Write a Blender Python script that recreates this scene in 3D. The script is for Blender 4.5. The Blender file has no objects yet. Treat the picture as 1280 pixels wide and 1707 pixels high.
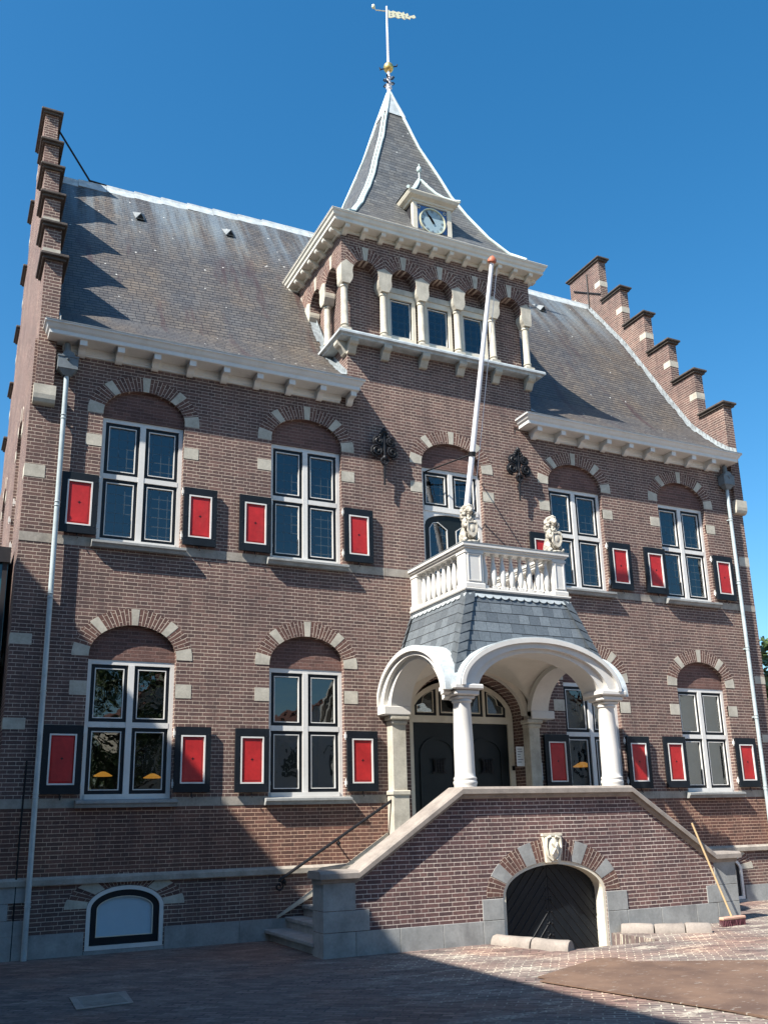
import bpy, bmesh, math, random
from mathutils import Vector, Matrix, noise
from mathutils.geometry import tessellate_polygon
PI=math.pi
random.seed(7)
SC=bpy.context.scene; COL=SC.collection

# ------------------------------------------------------------------ materials
def newmat(name):
    m=bpy.data.materials.new(name); m.use_nodes=True
    nt=m.node_tree; b=nt.nodes['Principled BSDF']; return m,nt,b
def N(nt,t,**k):
    n=nt.nodes.new(t)
    for a,v in k.items():
        if a.startswith('i_'):
            n.inputs[int(a[2:])].default_value=v
        else: setattr(n,a,v)
    return n
def L(nt,a,b): nt.links.new(a,b)
def c4(c): return (c[0],c[1],c[2],1)
def math_(nt,op,a,b=None,clamp=False):
    n=N(nt,'ShaderNodeMath',operation=op,use_clamp=clamp)
    for i,v in enumerate((a,b)):
        if v is None: continue
        if isinstance(v,(int,float)): n.inputs[i].default_value=v
        else: L(nt,v,n.inputs[i])
    return n.outputs[0]
def mix(nt,f,a,b,mode='MIX'):
    n=N(nt,'ShaderNodeMix',data_type='RGBA',blend_type=mode)
    if isinstance(f,(int,float)): n.inputs[0].default_value=f
    else: L(nt,f,n.inputs[0])
    for i,v in ((6,a),(7,b)):
        if isinstance(v,tuple): n.inputs[i].default_value=c4(v)
        else: L(nt,v,n.inputs[i])
    return n.outputs[2]
def ramp(nt,f,a,b,ca=(0,0,0),cb=(1,1,1)):
    r=N(nt,'ShaderNodeValToRGB'); r.color_ramp.elements[0].position=a; r.color_ramp.elements[1].position=b
    r.color_ramp.elements[0].color=c4(ca); r.color_ramp.elements[1].color=c4(cb)
    L(nt,f,r.inputs[0]); return r.outputs[0]
def noise_(nt,vec,scale,detail=4,rough=.55):
    n=N(nt,'ShaderNodeTexNoise'); n.inputs['Scale'].default_value=scale
    n.inputs['Detail'].default_value=detail; n.inputs['Roughness'].default_value=rough
    if vec is not None: L(nt,vec,n.inputs['Vector'])
    return n.outputs[0]
def scl(nt,vec,s):
    m=N(nt,'ShaderNodeMapping'); m.inputs['Scale'].default_value=s; L(nt,vec,m.inputs['Vector']); return m.outputs[0]
def bump(nt,b,h,strength,dist=.01):
    n=N(nt,'ShaderNodeBump'); n.inputs['Strength'].default_value=strength; n.inputs['Distance'].default_value=dist
    L(nt,h,n.inputs['Height']); L(nt,n.outputs[0],b.inputs['Normal'])
def wpos(nt): return N(nt,'ShaderNodeNewGeometry').outputs['Position']

def plain(name,col,rough=.6,metal=0,var=.12,scale=6,spec=.3,bmp=.15,dirt=None):
    m,nt,b=newmat(name); p=wpos(nt)
    n1=noise_(nt,p,scale,5); n2=noise_(nt,p,scale*7,3)
    f=math_(nt,'ADD',math_(nt,'MULTIPLY',n1,.7),math_(nt,'MULTIPLY',n2,.3))
    lo=tuple(x*(1-var*1.6) for x in col); hi=tuple(min(1,x*(1+var)) for x in col)
    c=ramp(nt,f,.3,.7,lo,hi)
    if dirt:
        d=ramp(nt,noise_(nt,scl(nt,p,(1.5,1.5,.35)),2.2,6,.65),.55,.75)
        c=mix(nt,math_(nt,'MULTIPLY',d,dirt[1]),c,dirt[0])
    L(nt,c,b.inputs['Base Color'])
    b.inputs['Roughness'].default_value=rough; b.inputs['Metallic'].default_value=metal
    b.inputs['Specular IOR Level'].default_value=spec
    if bmp: bump(nt,b,n2,bmp,.004)
    return m

def brick_mat(name,uv=False,bandon=True,c1=(.166,.103,.09),c2=(.1,.067,.062),mortar=(.6,.52,.43),bw=.213,rh=.0575,ms=.0048,squash=.5,rough=.85,stain=True,bs=.6,weather=.5):
    m,nt,b=newmat(name)
    if uv: vec=N(nt,'ShaderNodeTexCoord').outputs['UV']; p=wpos(nt)
    else:
        p=wpos(nt); s=N(nt,'ShaderNodeSeparateXYZ'); L(nt,p,s.inputs[0])
        cmb=N(nt,'ShaderNodeCombineXYZ'); L(nt,math_(nt,'ADD',s.outputs[0],s.outputs[1]),cmb.inputs[0]); L(nt,s.outputs[2],cmb.inputs[1]); vec=cmb.outputs[0]
    # a little wobble so courses are not ruler straight
    wn=N(nt,'ShaderNodeTexNoise'); wn.inputs['Scale'].default_value=3.5; L(nt,vec,wn.inputs['Vector'])
    sub=N(nt,'ShaderNodeVectorMath',operation='SUBTRACT'); L(nt,wn.outputs['Color'],sub.inputs[0]); sub.inputs[1].default_value=(.5,.5,.5)
    sc=N(nt,'ShaderNodeVectorMath',operation='SCALE'); L(nt,sub.outputs[0],sc.inputs[0]); sc.inputs[3].default_value=.008
    ad=N(nt,'ShaderNodeVectorMath',operation='ADD'); L(nt,vec,ad.inputs[0]); L(nt,sc.outputs[0],ad.inputs[1])
    t=N(nt,'ShaderNodeTexBrick',offset=.5,offset_frequency=2,squash=squash,squash_frequency=2)
    L(nt,scl(nt,ad.outputs[0],(1.7,1,1)),t.inputs['Vector'])
    t.inputs['Scale'].default_value=1; t.inputs['Brick Width'].default_value=bw*1.7; t.inputs['Row Height'].default_value=rh
    t.inputs['Mortar Size'].default_value=ms; t.inputs['Mortar Smooth'].default_value=.25; t.inputs['Bias'].default_value=0
    t.inputs['Color1'].default_value=c4(c1); t.inputs['Color2'].default_value=c4(c2); t.inputs['Mortar'].default_value=c4(mortar)
    c=t.outputs['Color']
    mf=ramp(nt,noise_(nt,p,2.3,5,.6),.35,.7); c=mix(nt,math_(nt,'MULTIPLY',math_(nt,'MULTIPLY',mf,t.outputs['Fac']),.55),c,(.2,.15,.13))
    # tonal drift and weathering, larger than a brick
    big=noise_(nt,p,.9,5,.6); c=mix(nt,1.0,c,ramp(nt,big,.3,.72,(.74,.72,.74),(1.2,1.14,1.08)),'MULTIPLY')
    fine=noise_(nt,p,42,3); c=mix(nt,1.0,c,ramp(nt,fine,.3,.7,(.8,.8,.8),(1.16,1.16,1.16)),'MULTIPLY')
    if stain:
        s2=N(nt,'ShaderNodeSeparateXYZ'); L(nt,p,s2.inputs[0])
        # redder, browner brick in the band over the plinth
        band=math_(nt,'MULTIPLY',math_(nt,'GREATER_THAN',s2.outputs[2],1.03),math_(nt,'LESS_THAN',s2.outputs[2],1.95))
        c=mix(nt,math_(nt,'MULTIPLY',band,.6 if bandon else 0.0),c,mix(nt,1.0,c,(1.25,.92,.72),'MULTIPLY'))
        # soot streaks under the cornice and dark patches
        st=ramp(nt,noise_(nt,scl(nt,p,(3.0,3.0,.45)),1.6,6,.6),.52,.74)
        c=mix(nt,math_(nt,'MULTIPLY',st,weather),c,(.06,.045,.045))
        lime=ramp(nt,noise_(nt,scl(nt,p,(1,1,.8)),2.6,7,.7),.62,.8)
        c=mix(nt,math_(nt,'MULTIPLY',lime,.3),c,(.38,.33,.29))
    L(nt,c,b.inputs['Base Color']); b.inputs['Roughness'].default_value=rough; b.inputs['Specular IOR Level'].default_value=.2
    h=math_(nt,'SUBTRACT',1.0,t.outputs['Fac']); h=math_(nt,'ADD',h,math_(nt,'MULTIPLY',fine,.5))
    bump(nt,b,h,bs,.004)
    return m

def slate_mat(name,bw,rh,c1,c2,gap=(.02,.02,.024),nails=True,moss=True,ms=.006,rough=.5,streak=True):
    m,nt,b=newmat(name); vec=N(nt,'ShaderNodeTexCoord').outputs['UV']; p=wpos(nt)
    wn=N(nt,'ShaderNodeTexNoise'); wn.inputs['Scale'].default_value=5; L(nt,vec,wn.inputs['Vector'])
    sub=N(nt,'ShaderNodeVectorMath',operation='SUBTRACT'); L(nt,wn.outputs['Color'],sub.inputs[0]); sub.inputs[1].default_value=(.5,.5,.5)
    sc=N(nt,'ShaderNodeVectorMath',operation='SCALE'); L(nt,sub.outputs[0],sc.inputs[0]); sc.inputs[3].default_value=.02
    ad=N(nt,'ShaderNodeVectorMath',operation='ADD'); L(nt,vec,ad.inputs[0]); L(nt,sc.outputs[0],ad.inputs[1])
    t=N(nt,'ShaderNodeTexBrick',offset=.5,offset_frequency=2,squash=1.15,squash_frequency=3)
    L(nt,scl(nt,ad.outputs[0],(2.5,1,1)),t.inputs['Vector'])
    t.inputs['Scale'].default_value=1; t.inputs['Brick Width'].default_value=bw*2.5; t.inputs['Row Height'].default_value=rh
    t.inputs['Mortar Size'].default_value=ms; t.inputs['Mortar Smooth'].default_value=.3; t.inputs['Bias'].default_value=-.1
    t.inputs['Color1'].default_value=c4(c1); t.inputs['Color2'].default_value=c4(c2); t.inputs['Mortar'].default_value=c4(gap)
    c=t.outputs['Color']
    if moss:
        mo=ramp(nt,noise_(nt,vec,.8,6,.6),.4,.62); c=mix(nt,math_(nt,'MULTIPLY',mo,.55),c,mix(nt,1.0,c,(1.15,.98,.78),'MULTIPLY'))
    if streak:
        s1=N(nt,'ShaderNodeSeparateXYZ'); L(nt,vec,s1.inputs[0])
        sn=noise_(nt,scl(nt,vec,(3.4,.2,1)),1.0,5,.62)
        # pale lead run-off streaks fading out below the ridge
        hi=math_(nt,'MULTIPLY',math_(nt,'SUBTRACT',s1.outputs[1],4.6),.5,True)
        pale=math_(nt,'MULTIPLY',ramp(nt,sn,.42,.62),hi)
        c=mix(nt,math_(nt,'MULTIPLY',pale,.62),c,(.16,.205,.24))
        rd=math_(nt,'MULTIPLY',ramp(nt,noise_(nt,scl(nt,vec,(1.9,.26,1)),1.3,5,.6),.57,.68),math_(nt,'SUBTRACT',1.0,hi,True))
        c=mix(nt,math_(nt,'MULTIPLY',rd,.8),c,(.05,.03,.03))
        tn=ramp(nt,noise_(nt,scl(nt,vec,(1.1,.5,1)),1.0,5,.6),.45,.62); c=mix(nt,math_(nt,'MULTIPLY',tn,.55),c,mix(nt,1.0,c,(1.5,1.28,1.02),'MULTIPLY'))
    fine=noise_(nt,p,30,3); c=mix(nt,1.0,c,ramp(nt,fine,.3,.7,(.82,.82,.82),(1.15,1.15,1.15)),'MULTIPLY')
    if nails:
        v=N(nt,'ShaderNodeTexVoronoi'); v.inputs['Scale'].default_value=3.6; L(nt,vec,v.inputs['Vector'])
        dot=math_(nt,'LESS_THAN',v.outputs['Distance'],.07)
        sel=math_(nt,'GREATER_THAN',noise_(nt,vec,1.1,2),.5)
        c=mix(nt,math_(nt,'MULTIPLY',math_(nt,'MULTIPLY',dot,sel),.9),c,(.55,.55,.52))
    L(nt,c,b.inputs['Base Color']); b.inputs['Roughness'].default_value=rough; b.inputs['Specular IOR Level'].default_value=.35
    # lapped slates: each row tilts outward to its lower edge
    s=N(nt,'ShaderNodeSeparateXYZ'); L(nt,ad.outputs[0],s.inputs[0])
    fr=math_(nt,'FRACT',math_(nt,'DIVIDE',s.outputs[1],rh))
    h=math_(nt,'ADD',math_(nt,'MULTIPLY',math_(nt,'SUBTRACT',1.0,fr),.8),math_(nt,'MULTIPLY',math_(nt,'SUBTRACT',1.0,t.outputs['Fac']),.5))
    h=math_(nt,'ADD',h,math_(nt,'MULTIPLY',fine,.3))
    bump(nt,b,h,.8,.014)
    return m

def glass_mat(name,lead=True,tint=(.5,.56,.58)):
    m,nt,b=newmat(name); out=nt.nodes['Material Output']
    fr=N(nt,'ShaderNodeFresnel'); fr.inputs[0].default_value=1.75
    p=wpos(nt)
    gl=N(nt,'ShaderNodeBsdfGlossy'); gl.inputs['Roughness'].default_value=.015; gl.inputs['Color'].default_value=(.86,.92,.95,1)
    tr=N(nt,'ShaderNodeBsdfTransparent'); tr.inputs[0].default_value=c4(tint)
    bp=N(nt,'ShaderNodeBump'); bp.inputs['Strength'].default_value=.12; bp.inputs['Distance'].default_value=.02
    L(nt,noise_(nt,p,3.2,2),bp.inputs['Height']); L(nt,bp.outputs[0],gl.inputs['Normal'])
    mx=N(nt,'ShaderNodeMixShader'); L(nt,math_(nt,'ADD',fr.outputs[0],.03,True),mx.inputs[0]); L(nt,tr.outputs[0],mx.inputs[1]); L(nt,gl.outputs[0],mx.inputs[2])
    last=mx.outputs[0]
    if lead:
        s=N(nt,'ShaderNodeSeparateXYZ'); L(nt,N(nt,'ShaderNodeTexCoord').outputs['Object'],s.inputs[0])
        def grid(o,step,off):
            f=math_(nt,'FRACT',math_(nt,'DIVIDE',math_(nt,'ADD',o,off),step)); return math_(nt,'LESS_THAN',f,.09)
        g=math_(nt,'MAXIMUM',grid(s.outputs[0],.135,50.05),grid(s.outputs[2],.155,50.02))
        df=N(nt,'ShaderNodeBsdfDiffuse'); df.inputs[0].default_value=(.10,.12,.13,1)
        m2=N(nt,'ShaderNodeMixShader'); L(nt,math_(nt,'MULTIPLY',g,.45),m2.inputs[0]); L(nt,last,m2.inputs[1]); L(nt,df.outputs[0],m2.inputs[2]); last=m2.outputs[0]
    L(nt,last,out.inputs['Surface']); nt.nodes.remove(b)
    return m

def paving_mat():
    m,nt,b=newmat('clinker_paving'); p=wpos(nt)
    mp=N(nt,'ShaderNodeMapping'); mp.inputs['Rotation'].default_value=(0,0,math.radians(38)); L(nt,p,mp.inputs['Vector'])
    wn=N(nt,'ShaderNodeTexNoise'); wn.inputs['Scale'].default_value=1.6; L(nt,p,wn.inputs['Vector'])
    sc=N(nt,'ShaderNodeVectorMath',operation='SCALE'); L(nt,wn.outputs['Color'],sc.inputs[0]); sc.inputs[3].default_value=.09
    ad=N(nt,'ShaderNodeVectorMath',operation='ADD'); L(nt,mp.outputs[0],ad.inputs[0]); L(nt,sc.outputs[0],ad.inputs[1])
    t=N(nt,'ShaderNodeTexBrick',offset=.5,offset_frequency=2,squash=1)
    L(nt,ad.outputs[0],t.inputs['Vector']); t.inputs['Scale'].default_value=1; t.inputs['Brick Width'].default_value=.2; t.inputs['Row Height'].default_value=.085
    t.inputs['Mortar Size'].default_value=.009; t.inputs['Mortar Smooth'].default_value=.4
    t.inputs['Color1'].default_value=(.2,.148,.132,1); t.inputs['Color2'].default_value=(.1,.076,.073,1); t.inputs['Mortar'].default_value=(.05,.045,.042,1)
    c=t.outputs['Color']
    # sand in joints and drifts; thinned leftward, painting the shaded paving darker
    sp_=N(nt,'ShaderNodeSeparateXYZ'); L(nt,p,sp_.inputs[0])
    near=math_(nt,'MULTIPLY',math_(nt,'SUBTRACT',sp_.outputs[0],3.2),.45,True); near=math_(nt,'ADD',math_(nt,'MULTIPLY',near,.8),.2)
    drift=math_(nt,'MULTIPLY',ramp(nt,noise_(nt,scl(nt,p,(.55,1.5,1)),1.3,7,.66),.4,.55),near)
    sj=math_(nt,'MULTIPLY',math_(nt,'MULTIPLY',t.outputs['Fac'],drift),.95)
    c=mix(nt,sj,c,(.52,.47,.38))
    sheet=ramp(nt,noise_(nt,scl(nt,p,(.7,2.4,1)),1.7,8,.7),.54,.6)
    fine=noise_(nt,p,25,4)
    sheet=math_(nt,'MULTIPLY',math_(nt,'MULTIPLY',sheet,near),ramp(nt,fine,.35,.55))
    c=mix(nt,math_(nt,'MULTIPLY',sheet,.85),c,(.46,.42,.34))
    red=ramp(nt,noise_(nt,p,.42,3),.5,.62); c=mix(nt,math_(nt,'MULTIPLY',red,.5),c,mix(nt,1.0,c,(1.3,.9,.75),'MULTIPLY'))
    c=mix(nt,1.0,c,ramp(nt,fine,.3,.7,(.8,.8,.8),(1.18,1.18,1.18)),'MULTIPLY')
    L(nt,c,b.inputs['Base Color']); b.inputs['Roughness'].default_value=.85; b.inputs['Specular IOR Level'].default_value=.25
    h=math_(nt,'ADD',math_(nt,'SUBTRACT',1.0,t.outputs['Fac']),math_(nt,'MULTIPLY',noise_(nt,p,9,4),.7))
    bump(nt,b,h,.6,.008)
    return m

def rust_mat():
    m,nt,b=newmat('rusty_steel'); p=wpos(nt)
    n1=noise_(nt,p,1.4,7,.65); n2=noise_(nt,scl(nt,p,(5,.8,1)),2.5,6,.7)
    c=mix(nt,ramp(nt,n1,.38,.62),(.1,.06,.042),(.17,.105,.07))
    c=mix(nt,math_(nt,'MULTIPLY',ramp(nt,n2,.6,.74),.5),c,(.27,.2,.15))
    sp=ramp(nt,noise_(nt,scl(nt,p,(1.2,5,1)),6,5,.62),.63,.68); c=mix(nt,math_(nt,'MULTIPLY',sp,.8),c,(.42,.39,.34))
    L(nt,c,b.inputs['Base Color']); b.inputs['Roughness'].default_value=.75; b.inputs['Metallic'].default_value=0.1
    bump(nt,b,noise_(nt,p,20,4),.3,.004); return m

M={}
M['brick']=brick_mat('brick')
M['brick_arch']=brick_mat('arch_brick',uv=True,stain=False,c1=(.15,.085,.07),c2=(.09,.055,.05))
M['brick_perron']=brick_mat('perron_brick',bandon=False,c1=(.165,.098,.092),c2=(.09,.06,.062),mortar=(.62,.56,.5),ms=.0058,weather=.3,stain=True)
M['brick_tymp']=brick_mat('tympanum_brick',c1=(.17,.095,.08),c2=(.11,.066,.058),mortar=(.24,.17,.15),ms=.005,stain=False)
M['bandstone']=plain('band_stone',(.33,.295,.25),.85,var=.25,scale=5,dirt=((.16,.13,.12),.6))
M['stone']=plain('sandstone',(.47,.435,.36),.85,var=.2,scale=5,dirt=((.2,.18,.15),.5))
M['bluestone']=plain('bluestone',(.29,.295,.285),.75,var=.2,scale=4,dirt=((.12,.12,.12),.6))
M['coping']=plain('coping_stone',(.27,.235,.205),.8,var=.2,scale=5,dirt=((.14,.12,.11),.6))
M['lionstone']=plain('lion_stone',(.42,.39,.33),.85,var=.3,scale=14,dirt=((.16,.14,.12),.5),bmp=.5)
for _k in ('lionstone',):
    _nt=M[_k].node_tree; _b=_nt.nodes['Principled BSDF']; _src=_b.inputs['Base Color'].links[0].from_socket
    _pt=ramp(_nt,N(_nt,'ShaderNodeNewGeometry').outputs['Pointiness'],.44,.52,(.22,.2,.18),(1.1,1.1,1.1)); L(_nt,mix(_nt,1.0,_src,_pt,'MULTIPLY'),_b.inputs['Base Color'])  # crevice shade painted into the lion stone colour
M['white']=plain('white_paint',(.64,.625,.59),.45,var=.06,scale=3,dirt=((.45,.42,.36),.45),bmp=.06)
M['white_col']=plain('white_column_paint',(.6,.58,.54),.5,var=.05,scale=3,bmp=.08,dirt=((.42,.4,.35),.35))
M['trim']=plain('warm_white_trim',(.68,.65,.57),.5,var=.08,scale=4,dirt=((.4,.37,.3),.4),bmp=.08)
M['cream']=plain('cream_paint',(.64,.59,.48),.5,var=.08,scale=4,dirt=((.42,.38,.3),.5),bmp=.08)
M['pole']=plain('pole_paint',(.8,.78,.8),.4,var=.05,scale=8,dirt=((.55,.5,.5),.3),bmp=.05)
M['vault']=plain('vault_plaster',(.66,.61,.53),.8,var=.06,scale=2,bmp=.05)
M['dark']=plain('dark_green_paint',(.007,.01,.014),.5,var=.25,scale=5,spec=.25,bmp=.05)
M['door']=plain('door_paint',(.009,.013,.014),.45,var=.25,scale=4,spec=.3,bmp=.08)
M['red']=plain('red_paint',(.43,.02,.02),.45,var=.2,scale=3,spec=.35,bmp=.1,dirt=((.3,.05,.04),.5))
M['iron']=plain('black_iron',(.008,.008,.01),.5,var=.2,scale=20,spec=.3)
M['lead']=plain('lead_sheet',(.44,.48,.49),.5,var=.22,scale=7,metal=0,spec=.4,dirt=((.22,.24,.25),.7))
M['flash']=plain('flashing_lead',(.27,.3,.31),.55,var=.3,scale=9,dirt=((.12,.13,.14),.7))
M['leadg']=plain('verdigris_lead',(.5,.6,.58),.5,var=.15,scale=9,dirt=((.3,.34,.34),.6))
M['leadd']=plain('dark_lead',(.2,.22,.23),.5,var=.25,scale=7,dirt=((.1,.11,.11),.6))
M['pipe']=plain('pipe_paint',(.38,.44,.45),.35,var=.15,scale=6,spec=.5,dirt=((.2,.23,.23),.5))
M['hipslate']=plain('hip_slate',(.085,.098,.108),.45,var=.25,scale=9)
M['hopper']=plain('hopper_lead',(.16,.18,.19),.45,var=.2,scale=8)
M['cap']=plain('step_cap_stone',(.085,.07,.06),.8,var=.3,scale=7)
M['gold']=plain('gilding',(.75,.55,.2),.35,metal=.85,var=.12,scale=20)
M['gild']=plain('pale_gilding',(.8,.74,.5),.4,metal=.35,var=.12,scale=30)
M['slate']=slate_mat('roof_slate',.15,.105,(.098,.095,.092),(.062,.062,.065),gap=(.012,.012,.014),ms=.012)
M['slate_spire']=slate_mat('spire_slate',.14,.1,(.125,.13,.13),(.07,.075,.08),streak=False)
M['slate_porch']=slate_mat('porch_slate',.2,.165,(.13,.15,.165),(.075,.088,.1),gap=(.02,.022,.025),nails=False,moss=False,streak=False,ms=.007,rough=.42)
M['glass_lead']=glass_mat('leaded_glass',True)
M['glass']=glass_mat('window_glass',False)
M['pane_reflection']=plain('painted_reflection_pane',(.36,.5,.58),.22,var=.05,scale=1.5,spec=.7,bmp=0)  # pale reflection on the cellar glass painted into the base colour
M['interior']=plain('dark_interior',(.035,.03,.027),.9,var=.1)
M['pane_backing']=plain('pale_curtain',(.34,.42,.45),.8,var=.04,scale=2,bmp=0)
M['reflection_sheet']=plain('grey_reflection_sheet',(.2,.24,.23),.9,var=.12,scale=2,bmp=0)
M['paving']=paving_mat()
M['rust']=rust_mat()
M['wood']=plain('broom_wood',(.5,.36,.2),.6,var=.12,scale=10)
M['broomhead']=plain('broom_head_wood',(.5,.3,.22),.6,var=.15,scale=10)
M['bristle']=plain('broom_bristle',(.1,.035,.045),.9,var=.3,scale=60,bmp=.8)
M['clockblue']=plain('clock_blue',(.07,.16,.36),.4,var=.1,scale=8)
M['dial']=plain('clock_dial',(.3,.4,.44),.45,var=.05,scale=5)
M['terracotta']=plain('terracotta_paint',(.42,.13,.07),.5,var=.1,scale=10)
M['annexglass']=plain('annex_teal_panel',(.02,.11,.14),.12,var=.1,scale=2,spec=.6,bmp=0)
M['annexframe']=plain('annex_fascia',(.03,.028,.03),.5,var=.2,scale=3)
M['sign']=plain('sign_white',(.7,.72,.72),.4,var=.03,bmp=0)
M['signink']=plain('sign_ink',(.12,.13,.15),.5,var=.05,bmp=0)
m,nt,b=newmat('lamp_shade_orange'); b.inputs['Base Color'].default_value=(.75,.3,.05,1); b.inputs['Emission Color'].default_value=(1,.42,.06,1); b.inputs['Emission Strength'].default_value=.3; M['lamp']=m

# ------------------------------------------------------------------ mesh builder
def FX(u,v,w): return (u,w,v)      # drawing plane x,z ; depth y
def SY(u,v,w): return (w,u,v)      # drawing plane y,z ; depth x
class MB:
    def __init__(s): s.v=[];s.f=[];s.m=[];s.uv=[]
    def face(s,idx,mi=0,uv=None): s.f.append(tuple(idx)); s.m.append(mi); s.uv.append(uv)
    def add(s,vs,fs,mi=0,uvs=None):
        o=len(s.v); s.v+= [tuple(map(float,q)) for q in vs]
        for i,f in enumerate(fs): s.face([o+j for j in f],mi,uvs[i] if uvs else None)
    def box(s,x0,x1,y0,y1,z0,z1,mi=0):
        vs=[(x,y,z) for x in(x0,x1) for y in(y0,y1) for z in(z0,z1)]
        s.add(vs,[(0,1,3,2),(4,6,7,5),(0,4,5,1),(2,3,7,6),(0,2,6,4),(1,5,7,3)],mi); return s
    def bbox(s,x0,x1,y0,y1,z0,z1,c=.01,mi=0):
        # chamfered box
        c=min(c,(x1-x0)/3,(y1-y0)/3,(z1-z0)/3)
        bm=bmesh.new(); bmesh.ops.create_cube(bm,size=1)
        for v in bm.verts: v.co=Vector(((x0+x1)/2+v.co.x*(x1-x0),(y0+y1)/2+v.co.y*(y1-y0),(z0+z1)/2+v.co.z*(z1-z0)))
        bmesh.ops.bevel(bm,geom=bm.edges[:],offset=c,segments=1,affect='EDGES')
        bm.verts.index_update()
        s.add([v.co[:] for v in bm.verts],[[v.index for v in f.verts] for f in bm.faces],mi); bm.free(); return s
    def plate(s,loops,w0,w1,mp=FX,mi=0):
        pts=[Vector((a,b,0)) for l in loops for (a,b) in l]
        tris=tessellate_polygon([[Vector((a,b,0)) for a,b in l] for l in loops])
        n=len(pts); g0=w0 if callable(w0) else (lambda u,v:w0); g1=w1 if callable(w1) else (lambda u,v:w1)
        vs=[mp(p.x,p.y,g0(p.x,p.y)) for p in pts]+[mp(p.x,p.y,g1(p.x,p.y)) for p in pts]
        fs=[]; uvs=[]
        def q(i): return (pts[i%n].x,pts[i%n].y)
        for t in tris:
            fs.append(t); uvs.append([q(i) for i in t]); fs.append([i+n for i in reversed(t)]); uvs.append([q(i) for i in reversed(t)])
        o=0
        for l in loops:
            k=len(l)
            for i in range(k):
                a=o+i;b_=o+(i+1)%k; fs.append((a,b_,b_+n,a+n)); uvs.append([q(a),q(b_),q(b_),q(a)])
            o+=k
        s.add(vs,fs,mi,uvs); return s
    def ring(s,cin,cout,w0,w1,mp=FX,mi=0,close=False):
        n=len(cin); vs=[]; fs=[];uvs=[]
        for w in (w0,w1):
            for c in (cin,cout): vs+=[mp(a,b,w) for a,b in c]
        al=[0]
        for i in range(1,n):
            mx=[((cin[j][0]+cout[j][0])/2,(cin[j][1]+cout[j][1])/2) for j in (i-1,i)]
            al.append(al[-1]+math.dist(*mx))
        rd=[math.dist(cin[i],cout[i]) for i in range(n)]
        rg=range(n-1)
        for i in rg:
            j=i+1
            fs.append((i,j,n+j,n+i)); uvs.append([(0,al[i]),(0,al[j]),(rd[j],al[j]),(rd[i],al[i])])
            fs.append((2*n+i,3*n+i,3*n+j,2*n+j)); uvs.append([(0,al[i]),(rd[i],al[i]),(rd[j],al[j]),(0,al[j])])
            fs.append((i,2*n+i,2*n+j,j)); uvs.append([(0,al[i]),(.1,al[i]),(.1,al[j]),(0,al[j])])
            fs.append((n+i,n+j,3*n+j,3*n+i)); uvs.append([(0,al[i]),(0,al[j]),(.1,al[j]),(.1,al[i])])
        for i in (0,n-1): fs.append((i,n+i,3*n+i,2*n+i)); uvs.append([(0,0)]*4)
        s.add(vs,fs,mi,uvs); return s
    def lathe(s,prof,c=(0,0,0),n=20,mi=0,sx=1,sy=1):
        vs=[];fs=[]; k=len(prof)
        for r,z in prof:
            for i in range(n):
                a=2*PI*i/n; vs.append((c[0]+sx*r*math.cos(a),c[1]+sy*r*math.sin(a),c[2]+z))
        for j in range(k-1):
            for i in range(n): fs.append((j*n+i,j*n+(i+1)%n,(j+1)*n+(i+1)%n,(j+1)*n+i))
        fs.append(tuple(range(n-1,-1,-1))); fs.append(tuple((k-1)*n+i for i in range(n)))
        s.add(vs,fs,mi); return s
    def tube(s,path,r,n=8,mi=0):
        path=[Vector(p) for p in path]; k=len(path); vs=[];fs=[]
        rr=r if isinstance(r,(list,tuple)) else [r]*k
        up=None
        for i,p in enumerate(path):
            t=(path[min(i+1,k-1)]-path[max(i-1,0)]).normalized()
            if up is None:
                up=Vector((0,0,1)) if abs(t.z)<.9 else Vector((0,1,0))
            a=t.cross(up).normalized(); b_=a.cross(t).normalized(); up=b_
            for j in range(n):
                an=2*PI*j/n; vs.append(p+a*rr[i]*math.cos(an)+b_*rr[i]*math.sin(an))
        for i in range(k-1):
            for j in range(n): fs.append((i*n+j,i*n+(j+1)%n,(i+1)*n+(j+1)%n,(i+1)*n+j))
        fs.append(tuple(range(n-1,-1,-1))); fs.append(tuple((k-1)*n+j for j in range(n)))
        s.add(vs,fs,mi); return s
    def prism(s,prof,x0,x1,mi=0,axis='x'):
        # prof points (y,z) extruded on x  (or (x,z) extruded on y)
        n=len(prof)
        if axis=='x': vs=[(x0,a,b_) for a,b_ in prof]+[(x1,a,b_) for a,b_ in prof]
        else: vs=[(a,x0,b_) for a,b_ in prof]+[(a,x1,b_) for a,b_ in prof]
        fs=[tuple(range(n)),tuple(range(2*n-1,n-1,-1))]+[(i,(i+1)%n,n+(i+1)%n,n+i) for i in range(n)]
        s.add(vs,fs,mi); return s
    def rectsweep(s,x0,x1,y0,y1,prof,mi=0):
        # closed outward profile (d,z) mitred round a rectangle
        cs=[(x0,y0,-1,-1),(x1,y0,1,-1),(x1,y1,1,1),(x0,y1,-1,1)]; n=len(prof); vs=[];fs=[]
        for cx,cy,sx,sy in cs: vs+=[(cx+sx*d,cy+sy*d,z) for d,z in prof]
        for k in range(4):
            for i in range(n):
                j=(i+1)%n; k2=(k+1)%4; fs.append((k*n+i,k2*n+i,k2*n+j,k*n+j))
        s.add(vs,fs,mi); return s
    def ball(s,c,r,mi=0,n=12,sz=1,sx=1,sy=1):
        prof=[(max(.0005,r*math.sin(PI*i/n)),-r*math.cos(PI*i/n)*sz) for i in range(n+1)]
        return s.lathe(prof,c,n+4,mi,sx,sy)
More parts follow.
